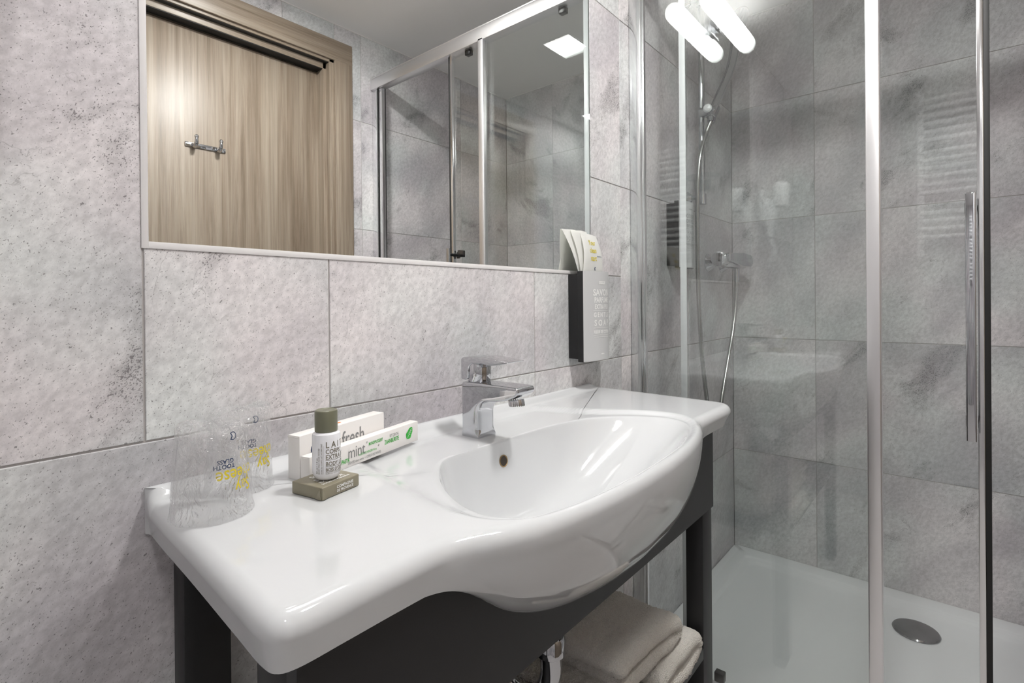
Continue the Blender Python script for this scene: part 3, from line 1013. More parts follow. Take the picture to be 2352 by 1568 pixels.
t, F, M = carton('toothbrush_box', 'long low white dental set box with a green leaf', (0.3225, -0.0995), R(13.4), 0.2150, 0.0155, 0.0305)
bm = BM()
text(bm, 'mint', 0.0225, lambda u, v: F(0.096 + u, 0.0110 + v), 0.80, 'RIGHT')
text(bm, 'SET DENTAL', 0.0060, lambda u, v: F(0.168 + u, 0.0205 + v), 0.62, 'RIGHT')
text(bm, 'DIENTES sabor menta  +  CEPILLO DE DIENTES', 0.0048, lambda u, v: F(0.128 + u, 0.0035 + v), 0.66, 'RIGHT')
text(bm, '+', 0.0075, lambda u, v: F(0.121 + u, 0.0125 + v), 1.0, 'LEFT')
obj('lettering', bm, INK_G, t, 'grey lettering')
bm = BM(); text(bm, '\u00ae', 0.004, lambda u, v: F(0.098 + u, 0.0235 + v), 1, 'LEFT')
obj('registered_mark', bm, INK_G, t)
bm = BM()
text(bm, 'MUNDPFLEGESET', 0.0062, lambda u, v: F(0.132 + u, 0.0195 + v), 0.60, 'RIGHT', 0.0001)
text(bm, 'ZAHNB\u00dcRSTE', 0.0085, lambda u, v: F(0.168 + u, 0.0125 + v), 0.60, 'RIGHT', 0.00015)
text(bm, 'PASTA', 0.0078, lambda u, v: F(0.0660 + u, 0.0070 + v), 0.62, 'RIGHT', 0.00015)
text(bm, 'mit ERFRISCHENDER Minze', 0.0046, lambda u, v: F(0.119 + u, 0.0100 + v), 0.66, 'RIGHT')
obj('lettering', bm, INK_GN, t, 'green lettering')
bm = BM()
lf = []
cxl, cyl_, ln = 0.1935, 0.0165, 0.0105
for i in range(24):
    a = 2 * PI * i / 24
    x = math.cos(a) * ln * 0.95; y = math.sin(a) * 0.0062 * (1 + 0.10 * math.cos(6 * a)) * (1 - 0.25 * math.cos(a))
    ra = R(52)
    lf.append(F(cxl + x * math.cos(ra) - y * math.sin(ra), cyl_ + x * math.sin(ra) + y * math.cos(ra)))
bm.faces.new([bm.verts.new(p) for p in lf])
lf2 = obj('leaf_print', bm, INK_GN, t, 'green mint leaf print')
bm = BM()
def seg(u0, v0, u1, v1, w_):
    d = Vector((u1 - u0, v1 - v0, 0)).normalized(); n = Vector((-d.y, d.x, 0)) * w_ / 2
    bm.faces.new([bm.verts.new(F(a, b_, 0.0006)) for a, b_ in ((u0 + n.x, v0 + n.y), (u1 + n.x, v1 + n.y), (u1 - n.x, v1 - n.y), (u0 - n.x, v0 - n.y))])
ra = R(52)
seg(cxl - 0.0085 * math.cos(ra), cyl_ - 0.0085 * math.sin(ra), cxl + 0.008 * math.cos(ra), cyl_ + 0.008 * math.sin(ra), 0.0005)
for s in (-0.003, 0.0, 0.003):
    for q in (1, -1):
        bx, by = cxl + s * math.cos(ra), cyl_ + s * math.sin(ra)
        seg(bx, by, bx + 0.0035 * math.cos(ra + q * R(50)), by + 0.0035 * math.sin(ra + q * R(50)), 0.0003)
obj('leaf_veins', bm, INK_W, t, 'white leaf veins')
# wrapped soap
sa = math.atan2(-0.156 + 0.167, 0.354 - 0.300)
t = thing('soap_packet', 'flat square olive paper soap packet lying under the lotion bottle', 'soap', (0.325, -0.142, ZD))
M = Matrix.Translation((0.3005, -0.167, ZD)) @ Matrix.Rotation(sa, 4, 'Z')
bm = BM(); box(bm, 0, 0.0555, 0, 0.050, 0.0005, 0.0145, 0.0014, 3, M=M)
# folded paper corner on the near edge
prism(bm, [(0.002, 0.0135), (-0.0002, 0.001), (0.010, 0.001)], lambda u, v: M @ Vector((u * 0.0, 0.001 + u * 0.9, v)) + Vector((0, 0, 0)), lambda u, v: M @ Vector((-0.0009, 0.001 + u * 0.9, v)))
prism(bm, [(0.0, 0.013), (0.006, 0.001), (0.0, 0.001)], lambda u, v: M @ Vector((u, 0.0, v)), lambda u, v: M @ Vector((u, -0.0007, v)))
obj('wrapper', bm, SAGEB, t, sharp=25)
bm = BM()
Fs = lambda u, v: M @ Vector((u, -0.0005, v))
Ft = lambda u, v: M @ Vector((u, v, 0.0149))
text(bm, 'COMPAGNIE', 0.0048, lambda u, v: Fs(0.033 + u, 0.0078 + v), 0.9, 'CENTER', 0.00008)
text(bm, 'DE PROVENCE', 0.0042, lambda u, v: Fs(0.033 + u, 0.0036 + v), 0.9, 'CENTER', 0.00008)
text(bm, 'SAVON DE MARSEILLE', 0.0045, lambda u, v: Ft(0.0275 + u, 0.007 + v), 0.9, 'CENTER', 0.0001)
text(bm, 'EXTRA PUR', 0.0075, lambda u, v: Ft(0.0275 + u, 0.013 + v), 0.9, 'CENTER', 0.0001)
text(bm, 'SAVON', 0.0100, lambda u, v: Ft(0.0275 + u, 0.022 + v), 0.95, 'CENTER', 0.0002)
text(bm, 'SOAP', 0.0095, lambda u, v: Ft(0.0275 + u, 0.035 + v), 0.95, 'CENTER', 0.0002)
obj('lettering', bm, INK_W, t, 'white lettering')
# lotion bottle
bx, by, bz0 = 0.3215, -0.1405, ZD + 0.0152
t = thing('lotion_bottle', 'small milky lotion bottle with a grey green cap standing on the soap', 'bottle', (bx, by, bz0))
br = 0.0158
bm = BM(); lathe(bm, [(0.008, 0.0), (0.011, 0.0006), (0.0142, 0.0034), (0.0156, 0.008), (br, 0.012), (br, 0.050), (0.0152, 0.0528), (0.0128, 0.0545), (0.0118, 0.055)], (bx, by, bz0), (0, 0, 1), 56)
obj('bottle_body', bm, LOTION, t)
bm = BM(); lathe(bm, [(0.0126, 0.0), (0.0128, 0.0008), (0.0128, 0.0225), (0.0123, 0.024), (0.0112, 0.0245), (0.0105, 0.024), (0.0, 0.0238)], (bx, by, bz0 + 0.0552), (0, 0, 1), 48)
obj('bottle_cap', bm, SAGE, t, 'grey green screw cap')
azb = math.atan2(-0.7 - by, -bx)
def cylmap(u0, v0, off=0.0003):
    def g(u, v):
        a = azb + (u0 + u) / br
        return Vector((bx + (br + off) * math.cos(a), by + (br + off) * math.sin(a), bz0 + v0 + v))
    return g
bm = BM()
for s, sz, v0, sp in (('L A I T', 0.0100, 0.0385, 1.0), ('CORPS', 0.0072, 0.0318, 1.0), ('EXTRA DOUX', 0.0072, 0.0255, 1.0), ('BODY LOTION', 0.0066, 0.0180, 1.0), ("BOIS D'OLIVIER", 0.0052, 0.0120, 1.0)):
    text(bm, s, sz, cylmap(-0.0010, v0), 0.82, 'LEFT', 0.00012)
for v0 in (0.0242, 0.0168, 0.0108):
    quad(bm, 0, 0.022, 0, 0.0005, cylmap(-0.0010, v0))
text(bm, 'SOIN DU CORPS PARFUM BOIS', 0.0022, cylmap(-0.001, 0.0086), 0.9, 'LEFT')
def vert(u0):
    g0 = cylmap(u0, 0.009)
    return lambda u, v: g0(-v, u)
for u0, s, sz in ((-0.0100, '30 ml / 1 fl oz', 0.0034), (-0.0076, 'BODY MILK OLIVE WOOD', 0.0026), (-0.0046, 'SOIN DU CORPS LAIT HYDRATANT', 0.0023)):
    text(bm, s, sz, vert(u0), 0.95, 'LEFT')
quad(bm, 0, 0.0002, 0, 0.032, cylmap(-0.0036, 0.009), 1)
obj('lettering', bm, INK_S, t, 'dark olive lettering')

# ------------------------------------------------------------------ soap dispensers on the wall
def dispenser(label, x0, x1, z0, z1, yd, lines, ink, group):
    t = thing('soap_dispenser', label, 'dispenser', ((x0 + x1) / 2, 0, z0), group)
    bm = BM()
    box(bm, x0, x1 - 0.004, -yd + 0.004, -0.001, z0 + 0.007, z1 - 0.008, 0.001)
    box(bm, x0 - 0.0006, x1 - 0.003, -yd - 0.0012, -yd + 0.014, z0, z1 - 0.0008, 0.0008)
    obj('housing', bm, BLACKP, t, 'black housing')
    W = x1 - x0
    def f(u, v, off=0.0):
        s = u / W
        bulge = 0.013 * (1 - (2 * s - 1) ** 2) if s > 0 else 0
        bulge = 0.016 * math.sin(min(max(s, 0), 1) * PI) ** 0.8 * (0.4 + 0.6 * s)
        return Vector((x0 + u, -yd - 0.0015 - bulge - off, v))
    bm = BM(); loops = []
    n = 28
    for v in (z0 + 0.0012, z1):
        pass
    A = [f(W * i / n, z0 + 0.001) for i in range(n + 1)]
    B = [f(W * i / n, z1) for i in range(n + 1)]
    A2 = [Vector((p.x, min(p.y + 0.02, -yd + 0.003), p.z)) for p in A]
    B2 = [Vector((p.x, min(p.y + 0.02, -yd + 0.003), p.z)) for p in B]
    va = [bm.verts.new(p) for p in A]; vb = [bm.verts.new(p) for p in B]
    ca = [bm.verts.new(Vector((p.x, -yd + 0.0005, p.z))) for p in A]; cb = [bm.verts.new(Vector((p.x, -yd + 0.0005, p.z))) for p in B]
    for i in range(n):
        bm.faces.new((va[i], va[i + 1], vb[i + 1], vb[i]))
        bm.faces.new((vb[i], vb[i + 1], cb[i + 1], cb[i]))
        bm.faces.new((va[i + 1], va[i], ca[i], ca[i + 1]))
        bm.faces.new((ca[i], cb[i], cb[i + 1], ca[i + 1]))
    bm.faces.new((va[0], vb[0], cb[0], ca[0])); bm.faces.new((va[n], ca[n], cb[n], vb[n]))
    obj('front_cover', bm, GREYP, t, 'curved pale grey front cover', sharp=50)
    bm = BM()
    cxm = W * 0.57
    for item in lines:
        if item[0] == '-':
            quad(bm, cxm - item[2], cxm + item[2], z0 + item[1], z0 + item[1] + 0.0009, lambda u, v: f(u, v, 0.0005), 10)
        else:
            s, v0, sz, wd = item
            text(bm, s, sz, lambda u, v, v0=v0, wd=wd: f(cxm + u, z0 + v0 + v, 0.0005), wd * 1.22, 'CENTER', 0.0005)
    obj('lettering', bm, ink, t, 'printed lettering')
    return t
L1 = [('COMPAGNIE', 0.1870, 0.0042, 0.9), ('DE PROVENCE', 0.1830, 0.0036, 0.9), ('SAVON', 0.1560, 0.0215, 0.80), ('PARFUME', 0.1395, 0.0175, 0.68), ('EXTRA PUR', 0.1240, 0.0155, 0.60), ('-', 0.1195, 0.034),
      ('G E N T L E', 0.1050, 0.0150, 0.72), ('S O A P', 0.0840, 0.0200, 0.78), ('-', 0.0785, 0.034), ('FLEUR DE COTON', 0.0655, 0.0105, 0.62), ('-', 0.0610, 0.034), ('-', 0.0560, 0.033), ('300 ml', 0.0150, 0.0040, 0.9)]
dispenser('soap dispenser with pale front and black side, at the right end of the mirror', 1.030, 1.146, 0.886, 1.100, 0.041, L1, INK_W, 'two wall soap dispensers')
L2 = [('COMPAGNIE', 0.1870, 0.0042, 0.9), ('CORPS', 0.1590, 0.0190, 0.80), ('CHEVEUX', 0.1440, 0.0165, 0.66), ('EXTRA PUR', 0.1290, 0.0140, 0.60), ('-', 0.1250, 0.034),
      ('H A I R', 0.1080, 0.0165, 0.78), ('B O D Y', 0.0880, 0.0190, 0.78), ('-', 0.0835, 0.034), ('FLEUR DE COTON', 0.0720, 0.0095, 0.62), ('-', 0.0680, 0.034), ('-', 0.0630, 0.033)]
dispenser('shampoo dispenser with pale front and black side, inside the shower', 1.588, 1.704, 1.132, 1.344, 0.041, L2, INK_L, 'two wall soap dispensers')

# sachets fanned on top of the dispenser
def sachet(label, bl, br_, tr_, tl, bow, prints=None, nm='paper_sachet'):
    bl, br_, tr_, tl = map(Vector, (bl, br_, tr_, tl))
    n = 14
    nn = (br_ - bl).cross(tl - bl).normalized()
    def F(s, v, off=0.0):
        p = bl.lerp(br_, s).lerp(tl.lerp(tr_, s), v)
        k = math.sin(v * PI) * bow + 0.0018 * math.sin(s * 7 + v * 4) * v
        thick = 0.0012 * (1 - (2 * s - 1) ** 8) * (1 - (2 * v - 1) ** 8)
        return p + nn * (k + off * (thick + 0.0003))
    t = thing(nm, label, 'sachet', tuple((bl + br_) / 2), 'white sachets propped on the soap dispenser')
    bm = BM()
    G = [[[bm.verts.new(F(i / n, j / n, sd)) for i in range(n + 1)] for j in range(n + 1)] for sd in (1, -1)]
    for sd in (0, 1):
        for j in range(n):
            for i in range(n):
                bm.faces.new((G[sd][j][i], G[sd][j][i + 1], G[sd][j + 1][i + 1], G[sd][j + 1][i]))
    for i in range(n):
        bm.faces.new((G[0][0][i], G[0][0][i + 1], G[1][0][i + 1], G[1][0][i]))
        bm.faces.new((G[0][n][i], G[0][n][i + 1], G[1][n][i + 1], G[1][n][i]))
        bm.faces.new((G[0][i][0], G[0][i + 1][0], G[1][i + 1][0], G[1][i][0]))
        bm.faces.new((G[0][i][n], G[0][i + 1][n], G[1][i + 1][n], G[1][i][n]))
    obj('wrapper', bm, PAPER, t, sharp=60)
    if prints:
        prints(t, F, (br_ - bl).length, (tl - bl).length)
def pr_front(t, F, W, H_):
    bm = BM()
    for s, v0 in (('Your', 0.70), ('clean', 0.50), ('start', 0.30)):
        text(bm, s, 0.0195, lambda u, v, v0=v0: F(0.50 + u / W, v0 + v / H_, 1.6), 0.78, 'CENTER', 0.0003)
    obj('slogan', bm, INK_Y, t, 'mustard yellow slogan')
    bm = BM()
    text(bm, 'C', 0.0110, lambda u, v: F(0.56 + u / W, 0.07 + v / H_, 1.6), 0.8, 'CENTER', 0.0003)
    text(bm, 'x', 0.0060, lambda u, v: F(0.56 + u / W, 0.095 + v / H_, 1.6), 0.8, 'CENTER', 0.0003)
    text(bm, 'shower cap', 0.0052, lambda u, v: F(0.80 + u / W, 0.40 + v / H_, 1.6), 0.9, 'CENTER', 0.0001)
    for k in range(7):
        quad(bm, 0.62 - 0.18, 0.62 + 0.14 - 0.02 * (k % 3), 0.18 + k * 0.035, 0.18 + k * 0.035 + 0.012, lambda u, v: F(u, v, -1.6), 4)
    obj('small_print', bm, INK_B, t, 'navy small print')
sachet('front sachet on the dispenser with yellow slogan, facing the basin', (1.040, -0.036, 1.096), (1.132, -0.034, 1.096), (1.140, -0.012, 1.192), (1.064, -0.014, 1.194), 0.006, pr_front)
sachet('plain sachet tilted left behind the printed one, its top nearest the mirror', (1.042, -0.024, 1.092), (1.120, -0.022, 1.092), (1.078, -0.004, 1.200), (1.003, -0.003, 1.199), 0.003)
sachet('plain sachet between the two others on the dispenser', (1.041, -0.030, 1.094), (1.126, -0.028, 1.094), (1.100, -0.010, 1.200), (1.030, -0.009, 1.198), 0.003)

# ------------------------------------------------------------------ shower enclosure
XG = 1.345
t = thing('shower_screen', 'fixed clear glass shower screen with chrome frame and top rail', 'shower screen', (XG, -0.6, 0.016))
bm = BM(); box(bm, XG - 0.005, XG, -0.560, -0.004, 0.030, 1.965)
obj('glass_pane', bm, GLASS, t, 'clear greenish glass')
bm = BM(); box(bm, XG, XG + 0.026, -0.036, -0.001, 0.018, 1.997, 0.0015)
box(bm, XG + 0.006, XG + 0.018, -0.042, -0.034, 0.018, 1.95, 0.001)
obj('wall_profile', bm, ALU, t)
bm = BM(); box(bm, XG - 0.004, XG + 0.030, YF + 0.001, YF + 0.036, 0.018, 1.997, 0.0015)
box(bm, XG + 0.002, XG + 0.018, YF + 0.036, YF + 0.066, 0.018, 1.95, 0.0015)
obj('wall_profile', bm, ALU, t)
bm = BM(); box(bm, XG + 0.0185, XG + 0.0205, YF + 0.034, YF + 0.067, 0.018, 1.95)
box(bm, XG - 0.001, XG + 0.0015, YF + 0.036, YF + 0.040, 0.018, 1.95)
obj('gasket', bm, RUBBER, t, 'thin black gasket')
bm = BM(); box(bm, XG - 0.012, XG + 0.008, -0.583, -0.557, 0.018, 1.96, 0.003, 3)
obj('end_profile', bm, SATIN, t, 'broad satin upright at the end of the fixed pane')
bm = BM(); box(bm, XG - 0.012, XG + 0.028, YF, 0, 1.951, 1.997, 0.002)
box(bm, XG - 0.012, XG + 0.028, YF, 0, 1.997, 2.003, 0.002)
obj('top_rail', bm, SATIN, t)
bm = BM(); box(bm, XG - 0.012, XG + 0.028, YF, 0, 0.0165, 0.034, 0.002)
obj('bottom_rail', bm, ALU, t)
t = thing('shower_door', 'sliding clear glass shower door pushed half open, with long handle', 'shower door', (XG + 0.014, -0.45, 0.03))
xd = XG + 0.012
bm = BM(); box(bm, xd, xd + 0.006, -0.742, -0.150, 0.040, 1.960)
obj('glass_pane', bm, GLASS, t, 'clear greenish glass')
bm = BM(); box(bm, xd - 0.001, xd + 0.003, -0.1575, -0.1405, 0.040, 1.955, 0.001)
obj('edge_seal', bm, STRIP, t, 'pale frosted edge seal')
bm = BM(); box(bm, xd - 0.006, xd + 0.008, -0.7445, -0.7345, 0.040, 1.955, 0.001)
obj('edge_profile', bm, ALU, t, 'slim chrome edge profile')
bm = BM(); box(bm, xd - 0.006, xd + 0.006, -0.7535, -0.7445, 0.040, 1.955, 0.001)
obj('magnetic_gasket', bm, RUBBER, t, 'black closing gasket')
for yy in (-0.655, -0.235):
    for zz, s in ((1.948, 1), (0.060, -1)):
        bm = BM(); box(bm, xd - 0.004, xd + 0.016, yy - 0.012, yy + 0.012, zz - 0.014, zz + 0.010, 0.002)
        cyl(bm, (xd + 0.012, yy, zz + 0.012 * s), (xd + 0.020, yy, zz + 0.012 * s), 0.010, n=20)
        obj('roller', bm, BLACKP, t)
bm = BM(); box(bm, xd - 0.046, xd - 0.038, -0.7315, -0.7165, 0.756, 1.228, 0.0015)
h = obj('handle', bm, CHROME, t, 'long flat chrome bar handle')
bm = BM()
for zz in (1.205, 0.785):
    cyl(bm, (xd - 0.040, -0.724, zz), (xd + 0.012, -0.724, zz), 0.006, n=18)
    box(bm, xd + 0.006, xd + 0.014, -0.7315, -0.7165, zz - 0.012, zz + 0.012, 0.002)
for zz in (1.205, ):
    box(bm, xd + 0.010, xd + 0.040, -0.730, -0.718, zz - 0.005, zz + 0.020, 0.002)
o = obj('handle_mount', bm, BLACKP, h)

# tray
t = thing('shower_tray', 'low white rectangular shower tray with a raised rim', 'shower tray', (1.78, -0.6, FZ))
bm = BM()
def rect(x0, x1, y0, y1, z, r=0.012, n=5):
    out = []
    for cx, cy, a0 in ((x1 - r, y1 - r, 0), (x0 + r, y1 - r, 90), (x0 + r, y0 + r, 180), (x1 - r, y0 + r, 270)):
        for i in range(n + 1):
            a = R(a0 + 90 * i / n)
            out.append(Vector((cx + r * math.cos(a), cy + r * math.sin(a), z)))
    return out
tx0, tx1, ty0, ty1 = 1.328, XR - 0.0005, YF + 0.0005, -0.0005
loops = [rect(tx0, tx1, ty0, ty1, FZ), rect(tx0, tx1, ty0, ty1, 0.013), rect(tx0 + 0.002, tx1 - 0.002, ty0 + 0.002, ty1 - 0.002, 0.016)]
for ins, z, r in ((0.060, 0.016, 0.02), (0.063, 0.0145, 0.022), (0.066, 0.011, 0.024), (0.068, 0.009, 0.025), (0.078, 0.0085, 0.028), (0.081, 0.006, 0.03), (0.085, 0.000, 0.032), (0.092, -0.003, 0.036), (0.2, -0.006, 0.06)):
    loops.append(rect(tx0 + ins, tx1 - ins, ty0 + ins, ty1 - ins, z, r))
rings(bm, loops)
obj('tray_body', bm, TRAYM, t, sharp=50)
bm = BM(); lathe(bm, [(0.060, 0.0), (0.061, 0.003), (0.058, 0.007), (0.050, 0.0088), (0.0, 0.0105)], (2.032, -0.605, -0.0055), (0, 0, 1), 64)
obj('drain_cover', bm, CHROME_D, t, 'dark round metal drain cover')

# ------------------------------------------------------------------ riser rail, hand shower, hose, mixer
t = thing('shower_riser_rail', 'chrome riser rail with a clear soap dish in the shower', 'shower rail', (1.762, 0, 1.33))
yb = -0.052
bm = BM(); cyl(bm, (1.762, yb, 1.368), (1.762, yb, 2.060), 0.0098)
obj('rail_pole', bm, CHROME, t)
for zz in (1.378, 2.045):
    bm = BM()
    cyl(bm, (1.762, yb, zz - 0.026), (1.762, yb, zz + 0.008), 0.0135, bev=0.001)
    cyl(bm, (1.762, yb, zz), (1.762, -0.004, zz), 0.0075)
    lathe(bm, [(0.022, 0), (0.022, 0.004), (0.011, 0.018)], (1.762, 0, zz), (0, -1, 0), 32)
    obj('wall_bracket', bm, CHROME, t)
bm = BM()
lathe(bm, [(0.012, 0), (0.026, 0.002), (0.030, 0.036), (0.033, 0.038), (0.050, 0.040), (0.055, 0.050), (0.0535, 0.050), (0.049, 0.0425), (0.031, 0.041), (0.0285, 0.038), (0.0245, 0.0045), (0.011, 0.003)], (1.757, -0.056, 1.395), (0, 0, 1), 48, cap0=False, cap1=False)
obj('soap_dish', bm, CLEARP, t, 'clear plastic dish')
bm = BM()
cyl(bm, (1.762, yb + 0.004, 1.660), (1.755, yb - 0.052, 1.655), 0.0185, 0.0150, bev=0.002)
cyl(bm, (1.748, yb - 0.034, 1.634), (1.768, yb - 0.046, 1.672), 0.0165, 0.0155, bev=0.002)
ho = obj('slider', bm, CHROME, t, 'sliding holder')
bm = BM()
lathe(bm, [(0.011, 0), (0.013, 0.002), (0.014, 0.008), (0.010, 0.013), (0.0, 0.015)], (1.736, yb - 0.030, 1.660), (-1, -0.25, 0), 28)
obj('clamp_knob', bm, WHITEP, ho, 'pale round knob')
t = thing('hand_shower', 'chrome hand shower leaning up from the sliding holder', 'shower head', (1.757, -0.095, 1.66))
bm = BM(); tube(bm, [(1.748, -0.088, 1.618), (1.760, -0.094, 1.665), (1.785, -0.104, 1.715), (1.822, -0.116, 1.778), (1.850, -0.124, 1.838), (1.866, -0.130, 1.905), (1.872, -0.132, 1.96)], lambda s: 0.0125 + 0.0035 * s, 20, 8)
obj('shower_handle', bm, CHROME, t)
bm = BM(); lathe(bm, [(0.014, 0.018), (0.030, 0.014), (0.045, 0.006), (0.046, 0.0), (0.042, -0.003), (0.0, -0.003)], (1.876, -0.142, 1.985), (0.10, 0.8, 0.55), 40)
obj('spray_head', bm, CHROME, t)
t = thing('shower_hose', 'flexible metal shower hose hanging in a loop from holder to mixer', 'hose', (1.85, -0.06, 0.45))
bm = BM()
hp = [(1.748, -0.088, 1.620), (1.720, -0.082, 1.575), (1.690, -0.074, 1.50), (1.678, -0.070, 1.42), (1.680, -0.066, 1.32), (1.690, -0.062, 1.18), (1.700, -0.060, 1.05), (1.722, -0.060, 0.87), (1.765, -0.060, 0.70),
      (1.800, -0.060, 0.62), (1.842, -0.060, 0.585), (1.885, -0.060, 0.61), (1.925, -0.060, 0.69), (1.985, -0.060, 0.80), (2.040, -0.060, 0.90), (2.075, -0.061, 1.0), (2.083, -0.062, 1.10)]
tube(bm, hp, 0.0066, 12, 34, rib=0.0007)
tag(t, None)
obj('hose_tube', bm, simple('hose_metal', (0.42, 0.42, 0.41), 0.22, metal=1), t)
t = thing('shower_mixer', 'chrome bar mixer valve on the shower wall', 'shower mixer', (2.03, 0, 1.17))
for xx in (1.955, 2.105):
    bm = BM()
    lathe(bm, [(0.034, 0), (0.034, 0.002), (0.030, 0.006), (0.014, 0.033), (0.012, 0.034)], (xx, 0, 1.168), (0, -1, 0), 40)
    cyl(bm, (xx, -0.030, 1.168), (xx, -0.052, 1.168), 0.0125)
    obj('wall_rosette', bm, CHROME, t)
bm = BM(); lathe(bm, [(0.012, 0), (0.022, 0.003), (0.0245, 0.012), (0.0245, 0.215), (0.022, 0.228), (0.012, 0.235)], (1.925, -0.064, 1.170), (1, 0, 0), 40)
obj('valve_body', bm, CHROME, t)
bm = BM()
lathe(bm, [(0.020, 0), (0.0265, 0.003), (0.0275, 0.010), (0.0275, 0.040), (0.0255, 0.044)], (1.878, -0.064, 1.174), (1, 0, 0), 40)
prism(bm, [(0, -0.012), (0.13, -0.020), (0.205, -0.019), (0.222, -0.010), (0.226, 0.0), (0.222, 0.010), (0.205, 0.019), (0.13, 0.020), (0, 0.012)],
      lambda u, v: Vector((1.905 + u, -0.085 - u * 0.05, 1.180 + v * 1.3 - u * 0.02)), lambda u, v: Vector((1.905 + u, -0.098 - u * 0.06, 1.180 + v * 1.2 - u * 0.02)), 0.004, 3)
obj('lever', bm, CHROME, t, sharp=30)
bm = BM(); cyl(bm, (2.083, -0.063, 1.152), (2.083, -0.063, 1.098), 0.0115, 0.0100, bev=0.001)
obj('hose_connector', bm, CHROME, t)

# ------------------------------------------------------------------ lights
t = thing('vanity_lamp', 'frosted double tube lamp with chrome centre band above the mirror', 'lamp', (0.677, 0, 2.063))
rr_, zl, yl = 0.034, 2.063, -0.063
for s in (1, -1):
    bm = BM(); lathe(bm, [(0.0335, 0), (rr_, 0.004), (rr_, 0.165), (0.0325, 0.182), (0.027, 0.196), (0.016, 0.205), (0.0, 0.2075)], (0.677 + 0.012 * s, yl, zl), (s, 0, 0), 40)
    obj('frosted_tube', bm, TUBE, t, 'glowing frosted glass tube')
bm = BM(); lathe(bm, [(0.0352, -0.012), (0.0360, -0.010), (0.0360, 0.010), (0.0352, 0.012)], (0.677, yl, zl), (1, 0, 0), 48)
box(bm, 0.662, 0.692, -0.030, -0.006, zl - 0.020, zl + 0.020, 0.002)
box(bm, 0.640, 0.714, -0.008, -0.0005, zl - 0.030, zl + 0.030, 0.002)
obj('centre_band', bm, CHROME, t)
def ceiling_light(label, x, y, mat, s=0.068, grp='square ceiling lights'):
    t = thing('ceiling_light', label, 'ceiling light', (x, y, CZ), grp)
    bm = BM(); box(bm, x - s, x + s, y - s, y + s, CZ - 0.004, CZ - 0.0005)
    obj('diffuser', bm, mat, t, 'glowing square diffuser')
    bm = BM()
    for a, b_, c, d in ((-s - 0.006, s + 0.006, -s - 0.006, -s), (-s - 0.006, s + 0.006, s, s + 0.006), (-s - 0.006, -s, -s, s), (s, s + 0.006, -s, s)):
        box(bm, x + a, x + b_, y + c, y + d, CZ - 0.006, CZ, 0.0008)
    obj('bezel', bm, WHITEP, t)
ceiling_light('square recessed light panel in the ceiling above the basin, reflected in the shower glass', 0.750, -0.62, PANEL2)
ceiling_light('added fill light panel, unseen, in the ceiling behind the camera by the door wall', -0.12, -0.98, FILL_PANEL)  # extra panel added to brighten the basin front and towels

# ------------------------------------------------------------------ things behind the camera, seen as reflections
t = thing('towel_radiator', 'white ladder towel radiator on the left wall, reflected in the shower glass', 'radiator', (XL, -0.80, 1.30))
for yy in (-0.575, -1.03):
    bm = BM(); box(bm, XL + 0.045, XL + 0.075, yy - 0.016, yy + 0.016, 1.29, 2.04, 0.007, 3)
    obj('upright', bm, WHITEP, t)
    for zf in (1.40, 1.95):
        bm = BM(); cyl(bm, (XL, yy, zf), (XL + 0.05, yy, zf), 0.010)
        obj('wall_fixing', bm, WHITEP, t)
zz = 1.325
for k in range(17):
    if k in (5, 11): zz += 0.020
    bm = BM(); cyl(bm, (XL + 0.070, -1.035, zz), (XL + 0.070, -0.572, zz), 0.0115, n=18)
    obj('rung', bm, WHITEP, t)
    zz += 0.0395
bm = BM(); cyl(bm, (XL + 0.06, -0.575, 1.292), (XL + 0.06, -0.575, 1.235), 0.012); lathe(bm, [(0.016, 0), (0.019, 0.004), (0.019, 0.036), (0.015, 0.042)], (XL + 0.06, -0.575, 1.245), (1, 0, 0), 24)
obj('valve', bm, WHITEP, t)
t = thing('hair_dryer', 'white wall hair dryer with coiled cord, reflected in the shower glass', 'hair dryer', (0.05, 0, 1.30))
bm = BM(); box(bm, 0.005, 0.095, -0.022, -0.0005, 1.39, 1.545, 0.010, 3)
box(bm, 0.018, 0.082, -0.050, -0.018, 1.365, 1.50, 0.012, 3)
obj('wall_holder', bm, WHITEP, t)
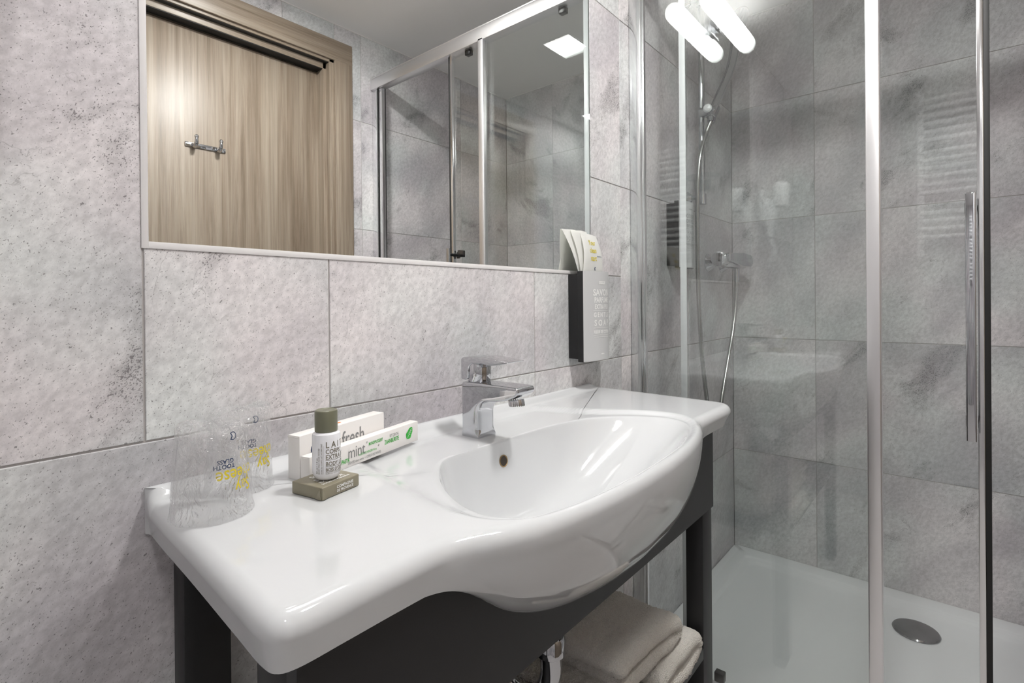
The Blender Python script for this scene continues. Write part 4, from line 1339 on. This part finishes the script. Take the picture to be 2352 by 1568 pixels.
bm = BM(); lathe(bm, [(0.024, 0), (0.031, 0.004), (0.033, 0.012), (0.033, 0.088), (0.030, 0.108), (0.026, 0.112)], (0.050, -0.093, 1.455), (0, 0, 1), 40)
tube(bm, [(0.050, -0.080, 1.49), (0.050, -0.060, 1.44), (0.050, -0.045, 1.38), (0.050, -0.040, 1.32)], lambda s: 0.022 - 0.006 * s, 20, 8)
obj('dryer_body', bm, WHITEP, t)
bm = BM(); lathe(bm, [(0.0255, 0), (0.0255, 0.004), (0.020, 0.008), (0.0, 0.009)], (0.050, -0.093, 1.566), (0, 0, 1), 32)
for k in range(6): lathe(bm, [(0.003, 0), (0.003, 0.003), (0.0, 0.005)], (0.050 + 0.013 * math.cos(k * PI / 3), -0.093 + 0.013 * math.sin(k * PI / 3), 1.574), (0, 0, 1), 10)
obj('intake_grille', bm, CHROME, t, 'shiny intake grille')
bm = BM()
pts = []
for k in range(0, 180):
    a = k * 0.62; s = k / 179
    pts.append((0.046 + 0.010 * math.cos(a), -0.040 + 0.010 * math.sin(a) - 0.02 * math.sin(s * PI), 1.315 - 0.11 * s))
tube(bm, pts, 0.0022, 8, 2)
obj('coiled_cord', bm, WHITEP, t)
t = thing('hook_rail', 'chrome two hook coat rail on the wooden door, seen in the mirror', 'hook rail', (0.70, YF - 0.065, 1.565))
yh = YF - 0.065
hx0, hx1, hz = 0.634, 0.764, 1.578
bm = BM(); box(bm, hx0, hx1, yh + 0.0005, yh + 0.005, hz - 0.008, hz + 0.008, 0.002)
obj('back_plate', bm, CHROME, t)
for xx in (hx0 + 0.026, hx1 - 0.026):
    bm = BM()
    tube(bm, [(xx, yh + 0.004, hz - 0.002), (xx, yh + 0.020, hz - 0.006), (xx, yh + 0.032, hz + 0.004), (xx, yh + 0.034, hz + 0.022)], lambda s: 0.0085 - 0.0035 * s, 16, 8)
    lathe(bm, [(0.004, 0), (0.0065, 0.002), (0.007, 0.006), (0.004, 0.011), (0, 0.012)], (xx, yh + 0.034, hz + 0.018), (0, 0, 1), 16)
    obj('hook', bm, CHROME, t)
for o in list(S.objects):
    if o.type == 'MESH' and not o.data.materials: print('no material', o.name)
